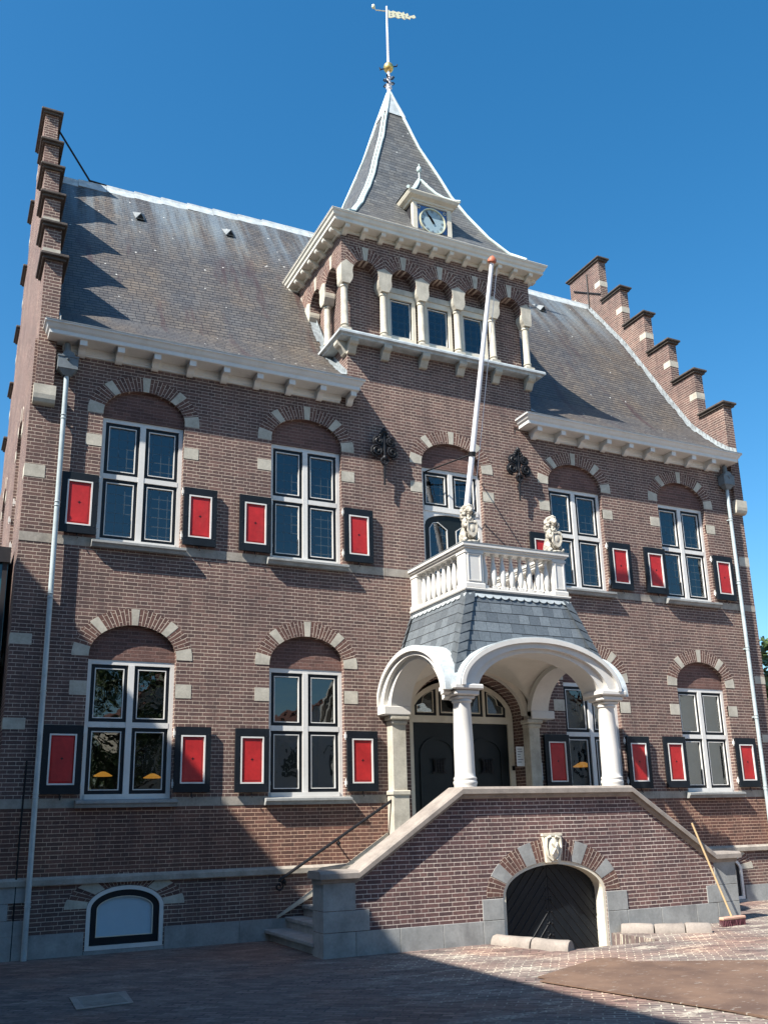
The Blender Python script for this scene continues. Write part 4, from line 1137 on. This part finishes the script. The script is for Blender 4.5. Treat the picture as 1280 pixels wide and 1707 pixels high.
def vz(x,y):
    a=max(0,1-((x-PCX-.02)/1.32)**2); b_=max(0,1-((y+1.12)/1.06)**2)
    return max(SZ+.02+.72*math.sqrt(a) ,SZ-.02+.76*math.sqrt(b_)) if True else 0
vs=[];fs=[]
for j in range(ny+1):
    for i in range(nx+1):
        x=vx0+(vx1-vx0)*i/nx;y=vy0+(vy1-vy0)*j/ny; vs.append((x,y,vz(x,y)))
for j in range(ny):
    for i in range(nx): k=j*(nx+1)+i; fs.append((k,k+1,k+nx+2,k+nx+1))
va.add(vs,fs); va.build('porch_vault','vault',hall,smooth=30)
# porch roof
ZT,ZB=5.1,3.6
XL=lambda z:6.42-(5.1-z)/1.5*.52 - .06*math.sin(PI*(5.1-z)/1.5)*-1
XLf=lambda z:6.42-(5.1-z)/1.5*.52
XRf=lambda z:8.38+(5.1-z)/1.5*.54
YFf=lambda z:-1.9-(5.1-z)/1.5*.36
pr_=MB()
def front_poly():
    pts=[(XLf(ZT),ZT),(XLf(3.6),3.6)]
    pts+= [(a,b_) for a,b_ in arc(PCX+.02,3.58,1.45,.775,30) if XLf(b_)<a<XRf(b_)]
    pts+= [(XRf(3.6),3.6),(XRf(ZT),ZT)]
    return pts
pr_.plate([front_poly()],lambda u,v:YFf(v),lambda u,v:YFf(v)+.05,FX)
for xf,sg in ((XLf,1),(XRf,-1)):
    pts=[(-0.005,ZT),(-.005,3.6)]+[(a,b_) for a,b_ in reversed(arc(-1.12,3.52,1.15,.815,30)) if a>YFf(b_) and a<-.01]+[(YFf(3.6),3.6),(YFf(ZT),ZT)]
    pr_.plate([pts],lambda u,v,xf=xf:xf(v),lambda u,v,xf=xf,sg=sg:xf(v)+sg*.05,SY)
pro=pr_.build('porch_roof','slate_porch',hall)
# hip slates: saddle pieces lapped down each hip, and against the wall
hs=MB()
for k in range(10):
    z1=ZT-.02-k*.16; z0=z1-.18
    if z0<3.55: z0=3.55
    for xf,sg in ((XLf,-1),(XRf,1)):
        o_=.012+.0; wd=.15
        vs=[(xf(z1)+sg*o_,YFf(z1)-o_,z1),(xf(z0)+sg*(o_+.02),YFf(z0)-(o_+.02),z0-.03),
            (xf(z0)-sg*wd,YFf(z0)-.03,z0+.04),(xf(z1)-sg*wd,YFf(z1)-.012,z1+.04),
            (xf(z0)+sg*.03,YFf(z0)+wd,z0+.04),(xf(z1)+sg*.012,YFf(z1)+wd,z1+.04)]
        hs.add(vs,[(0,1,2,3),(1,0,5,4)])
        vs=[(xf(z1)+sg*.012,-.003,z1),(xf(z0)+sg*.03,-.003,z0),(xf(z0)+sg*.03,-.1,z0+.03),(xf(z1)+sg*.012,-.1,z1+.03)]
        hs.add(vs,[(0,1,2,3)])
hs.build('hip_slate','hipslate',pro,split=.012)
sc_=MB()
n=13
for k in range(n):
    u=XLf(5.04)+.05+(XRf(5.04)-XLf(5.04)-.1)*(k+.5)/n; r_=(XRf(5.04)-XLf(5.04)-.1)/n/2
    pts=[(u-r_,5.09),(u-r_,5.075)]+[(u-r_*math.cos(PI*q/8),5.075-r_*.7*math.sin(PI*q/8)) for q in range(1,8)]+[(u+r_,5.075),(u+r_,5.09)]
    sc_.plate([pts],lambda a,b_:YFf(b_)-.02,lambda a,b_:YFf(b_)-.005,FX)
n=12
for xf,sg in ((XLf,-1),(XRf,1)):
    for k in range(n):
        u=-1.92+1.9*(k+.5)/n; r_=1.9/n/2
        pts=[(u-r_,5.09),(u-r_,5.075)]+[(u-r_*math.cos(PI*q/8),5.075-r_*.6*math.sin(PI*q/8)) for q in range(1,8)]+[(u+r_,5.075),(u+r_,5.09)]
        sc_.plate([pts],lambda a,b_,xf=xf,sg=sg:xf(b_)+sg*.02,lambda a,b_,xf=xf,sg=sg:xf(b_)+sg*.005,SY)
sc_.build('scalloped_lead','lead',pro)

# balcony
BX0,BX1,BY=6.43,8.37,-1.88
ba=MB(); ba.rectsweep(BX0,BX1,BY,0.0,[(-.3,5.18),(.04,5.18),(.045,5.165),(.035,5.145),(.01,5.14),(-.3,5.14)])
ba.box(BX0+.1,BX1-.1,BY+.1,-.01,5.08,5.15)
bal=ba.build('balcony','white_col',hall)
be=MB(); be.rectsweep(BX0,BX1,BY,0.0,[(-.3,5.14),(.025,5.14),(.02,5.1),(.0,5.07),(-.3,5.07)]); be.build('floor_edge','hipslate',bal)
ra=MB(); pts_=[(-.2,5.82),(.0,5.82),(.02,5.84),(.02,5.86),(.05,5.88),(.05,5.915),(-.2,5.915)]
for args in ((BX0,BX1,BY,BY+.2),):
    pass
def railrun(mb,prof_in,prof_out,z0,z1):
    mb.box(BX0-prof_out,BX1+prof_out,BY-prof_out,BY+.2+prof_in,z0,z1)
    mb.box(BX0-prof_out,BX0+.2+prof_in,BY+.2+prof_in,-.003,z0,z1); mb.box(BX1-.2-prof_in,BX1+prof_out,BY+.2+prof_in,-.003,z0,z1)
railrun(ra,.01,.0,5.8,5.84); railrun(ra,.03,.03,5.84,5.87); railrun(ra,.05,.055,5.87,5.915); railrun(ra,.0,-.01,5.18,5.215)
ra.build('handrail','white_col',bal)
rl=MB(); railrun(rl,.055,.06,5.915,5.93); rl.build('rail_lead','leadd',bal)
pd=MB()
def ped(x0,x1,y0,y1):
    pd.bbox(x0,x1,y0,y1,5.27,5.8,.006); pd.bbox(x0-.025,x1+.025,y0-.025,y1+.025,5.18,5.27,.015); pd.box(x0-.012,x1+.012,y0-.012,y1+.012,5.76,5.8)
ped(BX0,BX0+.33,BY,BY+.25); ped(BX1-.25,BX1,BY,BY+.25); ped(BX0,BX0+.2,-.22,-.005); ped(BX1-.2,BX1,-.22,-.005)
for x0,x1 in ((BX0+.06,BX0+.27),(BX1-.2,BX1-.05)): pd.plate([rect(x0-.015,x1+.015,5.3,5.75),rect(x0,x1,5.315,5.735)],BY-.012,BY+.005)
pd.build('pedestal','white_col',bal,split=.012)
bp=[(.05,0),(.05,.05),(.03,.06),(.042,.09),(.05,.15),(.055,.24),(.045,.36),(.028,.46),(.024,.5),(.034,.515),(.024,.53),(.04,.55),(.042,.585)]
b0=None
def baluster(x,y):
    global b0
    if b0 is None:
        mb=MB(); mb.lathe(bp,(0,0,0),14); mb.box(-.048,.048,-.048,.048,-.002,.05)
        b0=mb.build('baluster','white_col',bal,smooth=40); b0.location=(x,y,5.215)
    else:
        o=b0.copy(); COL.objects.link(o); o.parent=bal; o.location=(x,y,5.215)
for k in range(8): baluster(BX0+.33+.08+k*(BX1-BX0-.33-.25-.16)/7,BY+.1)
for k in range(8):
    y=BY+.25+.09+k*(1.88-.25-.22-.18)/7; baluster(BX0+.1,y); baluster(BX1-.1,y)

# ------------------------------------------------------------------ lions
def blobmesh(blobs,name,mat,voxel=.014,disp=.006):
    mb=MB()
    for b_ in blobs:
        (x,y,z),(rx,ry,rz)=b_[:2]
        m_=MB(); m_.ball((0,0,0),1,n=10)
        rot=Matrix.Rotation(b_[2],3,'X') if len(b_)>2 else Matrix.Identity(3)
        mb.add([tuple(rot@Vector((v[0]*rx,v[1]*ry,v[2]*rz))+Vector((x,y,z))) for v in m_.v],m_.f)
    o=mb.build(name,mat)
    md=o.modifiers.new('r','REMESH'); md.mode='VOXEL'; md.voxel_size=voxel
    dg=bpy.context.evaluated_depsgraph_get(); me=bpy.data.meshes.new_from_object(o.evaluated_get(dg))
    old=o.data; o.modifiers.clear(); o.data=me; me.name=name
    for v in me.vertices:
        n_=(noise.noise(v.co*32)+.6*noise.noise(v.co*70))*disp*(1.3 if v.co.z>.34 else .6); v.co+=v.normal*n_
    for p in me.polygons: p.use_smooth=True
    bpy.data.meshes.remove(old)
    return o
def make_lion(label):
    B=[]
    B+= [((0,.06,.17),(.10,.12,.14)),((0,.03,.3),(.085,.09,.14)),((0,-.01,.33),(.085,.07,.1)),((0,.0,.36),(.095,.09,.09)),
         ((-.085,.02,.1),(.05,.1,.1)),((.085,.02,.1),(.05,.1,.1)),((-.095,-.08,.045),(.035,.07,.035)),((.095,-.08,.045),(.035,.07,.035)),
         ((-.08,-.06,.29),(.035,.05,.07)),((.08,-.06,.29),(.035,.05,.07)),((-.085,-.11,.24),(.028,.05,.03)),((.085,-.11,.24),(.028,.05,.03)),
         ((0,-.03,.49),(.066,.075,.07)),((0,-.105,.465),(.038,.05,.036)),((0,-.085,.435),(.026,.035,.018)),((0,-.115,.485),(.016,.02,.014)),
         ((-.03,-.075,.505),(.016,.02,.014)),((.03,-.075,.505),(.016,.02,.014)),
         ((0,.2,.1),(.03,.05,.03)),((.05,.2,.16),(.025,.03,.07)),((0,.06,.035),(.15,.17,.03)),((0,-.08,.02),(.14,.08,.022))]
    for k in range(16):
        a=k/16*2*PI; B.append(((.088*math.cos(a),.012+.03*math.sin(a*3)-.02,.465+.092*math.sin(a)),(.03,.04,.03)))
    for k in range(9):
        B.append(((-.08+.02*k,.045+.01*(k%2),.42-.03*(k%3)),(.026,.035,.036)))
    for sg in (-1,1): B+= [((sg*.055,-.01,.555),(.016,.014,.02)),((sg*.075,-.01,.4),(.03,.04,.04)),((sg*.06,-.04,.38),(.03,.03,.035))]
    o=blobmesh(B,'lion_statue','lionstone',.009,.011); 
    tag(o,label,'statue','stone lions on the balcony corners')
    s_=MB(); outl=[(0,.07),(.045,.1),(.075,.16),(.08,.24),(.07,.3),(.035,.295),(0,.31),(-.035,.295),(-.07,.3),(-.08,.24),(-.075,.16),(-.045,.1)]
    s_.plate([outl],-.15,-.12); s_.plate([outl,[(a*.8,.2+(b_-.2)*.8) for a,b_ in outl]],-.162,-.149)
    s_.ball((0,-.148,.2),.035,n=8,sy=.4,sz=1.5)
    s_.build('shield','lionstone',o)
    return o
l1=make_lion('weathered stone lion holding a shield, on the left balcony pedestal before the flagpole'); l1.location=(BX0+.17,BY+.13,5.93); l1.scale=(1.12,1.12,1.18); l1.rotation_euler=(0,0,math.radians(-8))
l2=l1.copy(); COL.objects.link(l2); l2.location=(BX1-.12,BY+.13,5.93); l2.rotation_euler=(0,0,math.radians(-8))
for ch in l1.children: c_=ch.copy(); COL.objects.link(c_); c_.parent=l2
l2['label']='weathered stone lion holding a shield, on the right balcony pedestal in front of the shutter'

# ------------------------------------------------------------------ flagpole
fp=empty('flagpole',(7.4,-.02,5.6),'white flagpole leaning out from the wall over the balcony, with red knob','flagpole')
def PL(z): return Vector((7.4,-.705+(z-8.03)*-.302,z))
def rel(p): return tuple(Vector(p)-Vector((7.4,-.02,5.6)))
mb=MB(); mb.tube([rel(PL(5.45)),rel(PL(8)),rel(PL(11.38))],[.054,.05,.036],16); mb.build('pole','pole',fp,smooth=50)
mb=MB(); mb.tube([rel(PL(11.36)),rel(PL(11.38)),rel(PL(11.42)),rel(PL(11.46)),rel(PL(11.49))],[.05,.08,.08,.05,.015],16); mb.build('knob','terracotta',fp,smooth=50)
mb=MB(); j=PL(8.03)
mb.tube([rel((6.86,.09,7.9)),rel(j)],.014,6); mb.tube([rel((7.96,.0,7.86)),rel(j)],.014,6); mb.tube([rel(PL(7.99)),rel(PL(8.07))],.062,14)
mb.build('stay','iron',fp)
mb=MB(); hp_=[rel(PL(11.3)+Vector((.1,-.03,0))),rel(PL(8.5)+Vector((.13,-.03,0))),rel(PL(6.4)+Vector((.11,-.05,0)))]; mb.tube(hp_,.006,5); mb.build('halyard','pole',fp)

# ------------------------------------------------------------------ signs by the door
def sign(x0,x1,y,z0,z1,label,mp=FX):
    mb=MB(); mb.plate([rect(x0,x1,z0,z1)],y-.015,y,mp); o=mb.build('sign_plate','sign'); tag(o,label,'sign')
    t_=MB(); h=z1-z0; k=0; z=z1-.05; random.seed(int(x0*10))
    while z>z0+.06:
        ln=random.uniform(.5,.9)*(x1-x0-.04); t_.plate([rect(x0+.02,x0+.02+ln,z,z+.012)],y-.0175,y-.015,mp); z-=.045
    t_.build('lettering','signink',o,split=.01)
sign(8.42,8.58,.0,2.54,2.88,'white notice plate with small lettering at the right of the main door')
for ch in bpy.data.objects:
    pass
bpy.data.objects['sign_plate'].location.y=-.235+.235 if False else 0
sign(8.83,8.93,-.03,2.3,2.6,'small pale notice plate between the porch pilaster and the red shutter')

# ------------------------------------------------------------------ lamps inside
def lamp(x,y,z,label,up=4.85,sc=.72):
    mb=MB(); mb.lathe([(.02,.09),(.05,.085),(.12,.05),(.2,.0),(.19,-.01),(.02,.07)],(0,0,0),20); o=mb.build('pendant_lamp','lamp',smooth=40); o.location=(x,y,z); o.scale=(sc,sc,sc)
    c_=MB(); c_.tube([(0,0,.08),(0,0,(up-z)/sc)],.006,5); c_.build('cord','iron',o)
    tag(o,label,'lamp','orange lamps behind the ground floor windows')
lamp(1.5,1.0,2.44,'orange lamp shade behind the lower left pane of the leftmost ground floor window')
lamp(2.26,1.0,2.41,'orange lamp shade behind the lower right pane of the leftmost ground floor window')
lamp(10.62,1.0,2.6,'orange lamp shade behind the window right of the porch',sc=.95)

# ------------------------------------------------------------------ ground
GX,GY=160,160
g=MB(); rx0,rx1,ry0,ry1=6.5,8.36,-3.4,-2.0
xs=[-GX,rx0,rx1,GX]; ys=[-GY,ry0,ry1,GY]
vs=[(x,y,0) for y in ys for x in xs]; fs=[]
for j in range(3):
    for i in range(3):
        if i==1 and j==1: continue
        k=j*4+i; fs.append((k,k+1,k+5,k+4))
g.add(vs,fs); 
g.add([(rx0,ry0,0),(rx1,ry0,0),(rx1,-2.3,-.27),(rx0,-2.3,-.27),(rx1,ry1,-.27),(rx0,ry1,-.27),(rx0,-2.3,0),(rx1,-2.3,0),(rx0,ry1,0),(rx1,ry1,0)],[(0,1,2,3),(3,2,4,5),(0,3,6),(1,7,2),(3,5,8,6),(2,7,9,4)])
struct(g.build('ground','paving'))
# retaining kerb rolls beside the cellar ramp
def roll(pts,r_,label):
    mb=MB(); P2=[Vector(p) for p in pts]; prof=[(-r_,-.15),(-r_,.02),(-r_*.88,.07),(-r_*.55,.115),(0,.13),(r_*.55,.115),(r_*.88,.07),(r_,.02),(r_,-.15)]
    for a,b_ in zip(P2[:-1],P2[1:]):
        d_=(b_-a); l_=d_.length; d_.normalize(); n_=Vector((-d_.y,d_.x,0)); rows=[]
        for t_,k_ in ((.006,.93),(.03,1),(l_*.35,1.01),(l_*.7,.98),(l_-.03,1),(l_-.006,.92)):
            rows.append([a+d_*t_+n_*u*k_+Vector((0,0,max(-.15,z*k_))) for u,z in prof])
        m_=len(prof); vs=[v for r0_ in rows for v in r0_]
        for v in vs: v+=Vector((noise.noise(v*5),noise.noise(v*5+Vector((5,0,0))),noise.noise(v*5+Vector((0,7,0)))))*.014
        fs=[(q*m_+k,q*m_+k+1,(q+1)*m_+k+1,(q+1)*m_+k) for q in range(len(rows)-1) for k in range(m_-1)]+[tuple(range(m_)),tuple(len(vs)-1-q for q in range(m_))]
        mb.add(vs,fs)
    return tag(mb.build('stone_kerb','coping',smooth=40),label,'kerb','rounded stone kerbs beside the cellar ramp')
roll([(6.34,-2.33,0),(6.52,-3.0,0),(6.76,-3.5,0)],.1,'straight rounded stone kerb left of the cellar doors')
roll([(8.5,-2.36,0),(8.85,-2.68,0),(9.2,-2.93,0),(9.52,-3.12,0)],.1,'bent rounded stone kerb right of the cellar doors')
# steel plates
def groundplate(name,pts,z0,th,mat,label,cat):
    mb=MB(); mb.plate([pts],z0,z0+th,lambda u,v,w_:(u,v,w_)); return tag(mb.build(name,mat),label,cat)
groundplate('steel_plate',[(5.06,-5.24),(6.42,-4.62),(9.3,-6.3),(8.9,-9.9),(5.62,-7.75)],.012,.012,'rust','large rusty brown steel plate lying on top of the paving at the lower right','steel plate')
groundplate('steel_plate',[(5.2,-5.0),(6.55,-4.3),(6.75,-4.42),(6.6,-5.4),(5.3,-5.6)],.008,.012,'rust','reddish steel plate whose corner shows under the larger plate','steel plate')
groundplate('steel_plate',[(5.3,-5.62),(5.62,-7.9),(8.9,-10.1),(9.0,-9.97),(5.66,-7.8),(5.36,-5.55)],.006,.005,'rust','narrow edge of a steel strip showing along the near side of the large plate','steel plate')
mb=MB(); mb.plate([[(.6,-3.33),(1.17,-3.29),(1.12,-4.0),(.57,-4.05)]]+[[(.66+.0*q,-3.42-.062*q),(1.08,-3.395-.062*q),(1.08,-3.42-.062*q),(.66,-3.445-.062*q)] for q in range(9)],.004,.012,lambda u,v,w_:(u,v,w_)); tag(mb.build('drain_cover','coping'),'slotted grey drain cover set in the shaded paving in front of the cellar window','drain cover')
# broom
br=empty('broom',(10.36,-2.72,0),'long broom with wooden handle leaning on the stair coping','broom')
mb=MB(); mb.tube([(0,0,.1),(-.34,.29,1.52)],.016,10); mb.build('handle','wood',br,smooth=60)
mb=MB(); mb.bbox(-.27,.27,-.045,.045,.085,.135,.015); mb.build('head','broomhead',br)
mb=MB(); random.seed(5)
for i in range(26):
    for j_ in range(4):
        x=-.25+i*.02; y=-.033+j_*.022; mb.tube([(x,y,.09),(x+random.uniform(-.02,.02)-.01,y+random.uniform(-.02,.02)-.01,.0)],[.011,.008],4)
mb.build('bristles','bristle',br)
for ch in br.children: ch.rotation_euler=(0,0,math.radians(6))

# ------------------------------------------------------------------ annex left of the hall
an=empty('glass_annex',(-2.2,1.2,0),'dark flat-roofed annex with teal glass against the left side of the hall','annex')
mb=MB(); mb.box(-2.0,2.1,-.5,2.5,5.62,5.86); mb.build('fascia','annexframe',an)
mb=MB(); mb.box(-1.95,2.08,-.42,2.4,0,5.62); mb.build('glazing','annexglass',an)
mb=MB()
for x in (-1.95,-.9,.1,1.1,2.0): mb.box(x,x+.07,-.46,-.42,0,5.62)
for z in (1.3,2.7,4.2): mb.box(-1.95,2.08,-.455,-.421,z,z+.06)
mb.build('mullion','annexframe',an)

# ------------------------------------------------------------------ trees
def leafmat(name,c):
    m,nt,b=newmat(name); oi=N(nt,'ShaderNodeNewGeometry'); f=noise_(nt,oi.outputs['Position'],2.5,3)
    cc=ramp(nt,f,.3,.7,tuple(x*.55 for x in c),tuple(x*1.4 for x in c)); L(nt,cc,b.inputs['Base Color']); b.inputs['Roughness'].default_value=.55
    b.inputs['Transmission Weight'].default_value=0; b.inputs['Subsurface Weight'].default_value=0
    return m
M['leaf']=leafmat('foliage',(.06,.1,.025)); M['bark']=plain('bark',(.09,.07,.05),.9,var=.3,scale=12)
def tree(x,y,h,cr,label,seed,nleaf=5000):
    random.seed(seed); t_=empty('broadleaf_tree',(x,y,0),label,'tree')
    mb=MB(); mb.tube([(0,0,-.1),(.05,.03,h*.25),(-.05,.05,h*.5),(.05,0,h*.8)],[h*.03,h*.024,h*.016,h*.005],10)
    limbs=[]
    for k in range(11):
        a=k*2.4; z=h*(.3+.045*k); l=cr*(.9-.05*k); e=(math.cos(a)*l,math.sin(a)*l,z+l*.6); limbs.append(e)
        mb.tube([(0,0,z),(e[0]*.5,e[1]*.5,z+l*.2),e],[h*.012,h*.008,h*.002],6)
    mb.build('trunk','bark',t_)
    cm=MB(); cl=[]
    for k in range(34):
        a=random.uniform(0,2*PI); r_=cr*math.sqrt(random.random())*.8; z=h*random.uniform(.38,.95); r_*=math.sqrt(max(.08,1-((z/h-.62)/.42)**2))
        cl.append((math.cos(a)*r_,math.sin(a)*r_,z,random.uniform(.16,.3)*cr))
    for q in range(nleaf):
        c_=random.choice(cl); d_=Vector((random.gauss(0,1),random.gauss(0,1),random.gauss(0,1))).normalized()*c_[3]*random.uniform(.5,1.1)
        p=Vector(c_[:3])+d_; s_=random.uniform(.09,.17)
        u=Vector((random.gauss(0,1),random.gauss(0,1),random.gauss(0,.5))).normalized(); v=u.cross(Vector((random.gauss(0,1),random.gauss(0,1),random.gauss(0,1)))).normalized()
        cm.add([p-u*s_,p+v*s_*.6,p+u*s_,p-v*s_*.6],[(0,1,2,3)])
    cm.build('crown','leaf',t_)
tree(22.9,9,7.4,2.9,'green tree whose crown shows past the right edge of the hall',3,7000)
tree(5.5,-21,9.5,3.0,'street tree across the square, mirrored in the lower left window',5,4500)

# ------------------------------------------------------------------ houses round the square (cast the shade, mirrored in the panes)
M['wall_red']=brick_mat('house_brick',c1=(.2,.1,.07),c2=(.13,.07,.05),stain=False); M['wall_white']=plain('white_render',(.7,.69,.65),.8,var=.05,scale=2)
M['wall_cream']=plain('cream_render',(.55,.5,.4),.8,var=.05,scale=2); M['tiles']=plain('roof_tiles',(.14,.06,.04),.8,var=.2,scale=6)
M['dimglass']=plain('dark_window_glass',(.03,.035,.04),.1,var=.1,spec=.6,bmp=0)
def house(x,y,w_,dp,h,mat,label,rot=0,gab=2.5,nw=3,nf=2):
    o=empty('town_house',(x,y,0),label,'house'); o.rotation_euler=(0,0,rot)
    mb=MB(); mb.box(-w_/2,w_/2,0,dp,0,h)
    if gab: mb.add([(-w_/2,0,h),(w_/2,0,h),(0,0,h+gab),(-w_/2,dp,h),(w_/2,dp,h),(0,dp,h+gab)],[(0,1,2),(3,5,4)])
    mb.build('wall',mat,o)
    if gab:
        r_=MB(); t_=.12
        for sg in (-1,1): r_.add([(sg*(w_/2+.15),-.15,h-.1),(0,-.15,h+gab+.06),(0,dp+.15,h+gab+.06),(sg*(w_/2+.15),dp+.15,h-.1),(sg*(w_/2+.15),-.15,h-.1+t_),(0,-.15,h+gab+.06+t_),(0,dp+.15,h+gab+.06+t_),(sg*(w_/2+.15),dp+.15,h-.1+t_)],[(0,1,2,3),(4,7,6,5),(0,4,5,1),(2,6,7,3),(0,3,7,4)])
        r_.build('roof','tiles',o)
    else:
        r_=MB(); r_.box(-w_/2-.02,w_/2+.02,-.02,dp+.02,h,h+.05); r_.build('roof','leadd',o)
    for f_ in range(nf):
        for k in range(nw):
            cx=-w_/2+w_*(k+.5)/nw; z=1.0+f_*3.0
            if f_==0 and k==nw//2:
                d_=MB(); d_.plate([rect(cx-.5,cx+.5,.05,2.4)],-.04,-.005); d_.build('door','door',o); continue
            m_=MB(); m_.plate([rect(cx-.5,cx+.5,z,z+1.6),rect(cx-.42,cx+.42,z+.08,z+1.52)],-.06,-.003); m_.box(cx-.03,cx+.03,-.05,-.01,z+.08,z+1.52); wo=m_.build('window','white',o)
            m_=MB(); m_.plate([rect(cx-.42,cx+.42,z+.08,z+1.52)],-.02,-.004); m_.build('pane','dimglass',wo)
house(-11,-1.6,10,24,12.05,'wall_red','tall brick house left of the square that shades the hall',rot=0,gab=0,nw=4,nf=4)
bpy.data.objects['town_house'].rotation_euler=(0,0,PI); bpy.data.objects['town_house'].location=(-11,-1.6,0)
house(2,-34,8,8,6.0,'wall_red','brick house across the square with a tiled gable',rot=PI,gab=2.6)
house(11,-33,7,8,7.0,'wall_cream','cream house across the square',rot=PI,gab=3.4)
house(19,-33,8,8,6.2,'wall_white','white house across the square',rot=PI,gab=2.0)
house(30,-31,12,8,8.0,'wall_white','wide white house at the far right of the square',rot=PI-.2,gab=2.0,nw=5)
house(44,-27,12,8,8.5,'wall_white','white corner house at the far end of the square',rot=PI-.5,gab=2.2,nw=5)

# ------------------------------------------------------------------ world, sun, camera
sd=Vector((2.8,1.0,-3.1)).normalized()    # light travel
elev=math.asin(-sd.z)
world=bpy.data.worlds.new('World'); SC.world=world; world.use_nodes=True
nt=world.node_tree; bg=nt.nodes['Background']; sky=nt.nodes.new('ShaderNodeTexSky'); sky.sky_type='NISHITA'; sky.sun_disc=False
sky.sun_elevation=elev; sky.sun_rotation=math.atan2(-sd.x,-sd.y); sky.air_density=1.1; sky.dust_density=.7; sky.ozone_density=3.2; sky.altitude=0
hs_=nt.nodes.new('ShaderNodeHueSaturation'); hs_.inputs['Saturation'].default_value=1.34; hs_.inputs['Hue'].default_value=.493; L(nt,sky.outputs[0],hs_.inputs['Color']); L(nt,hs_.outputs[0],bg.inputs[0]); bg.inputs[1].default_value=.087
sun=bpy.data.lights.new('sun','SUN'); sun.energy=5.0; sun.angle=math.radians(.5); sun.color=(1,.95,.87)
so=bpy.data.objects.new('sun',sun); COL.objects.link(so); so.rotation_euler=(-sd).to_track_quat('Z','Y').to_euler(); so.location=(-10,-10,20)
yaw,pit,rol,fpx=-0.452349,0.268119,-0.024721,1539.046
cy,sy,cp_2,sp_2=math.cos(yaw),math.sin(yaw),math.cos(pit),math.sin(pit)
fw=Vector((-sy*cp_2,cy*cp_2,sp_2)); r0=Vector((cy,sy,0)); u0=r0.cross(fw); c_,s_=math.cos(rol),math.sin(rol)
R=r0*c_+u0*s_; U=-r0*s_+u0*c_
cam=bpy.data.cameras.new('camera'); co=bpy.data.objects.new('camera',cam); COL.objects.link(co)
co.matrix_world=Matrix(((R.x,U.x,-fw.x,-0.88973),(R.y,U.y,-fw.y,-14.00000),(R.z,U.z,-fw.z,1.69000),(0,0,0,1)))
cam.sensor_fit='HORIZONTAL'; cam.sensor_width=36; cam.lens=36*fpx/1280; cam.shift_y=90/1280*1; cam.clip_end=600; cam.clip_start=.1
SC.camera=co
SC.view_settings.view_transform='Standard'; SC.view_settings.look='None'; SC.view_settings.exposure=1.2; SC.view_settings.gamma=1
SC.render.engine='CYCLES'
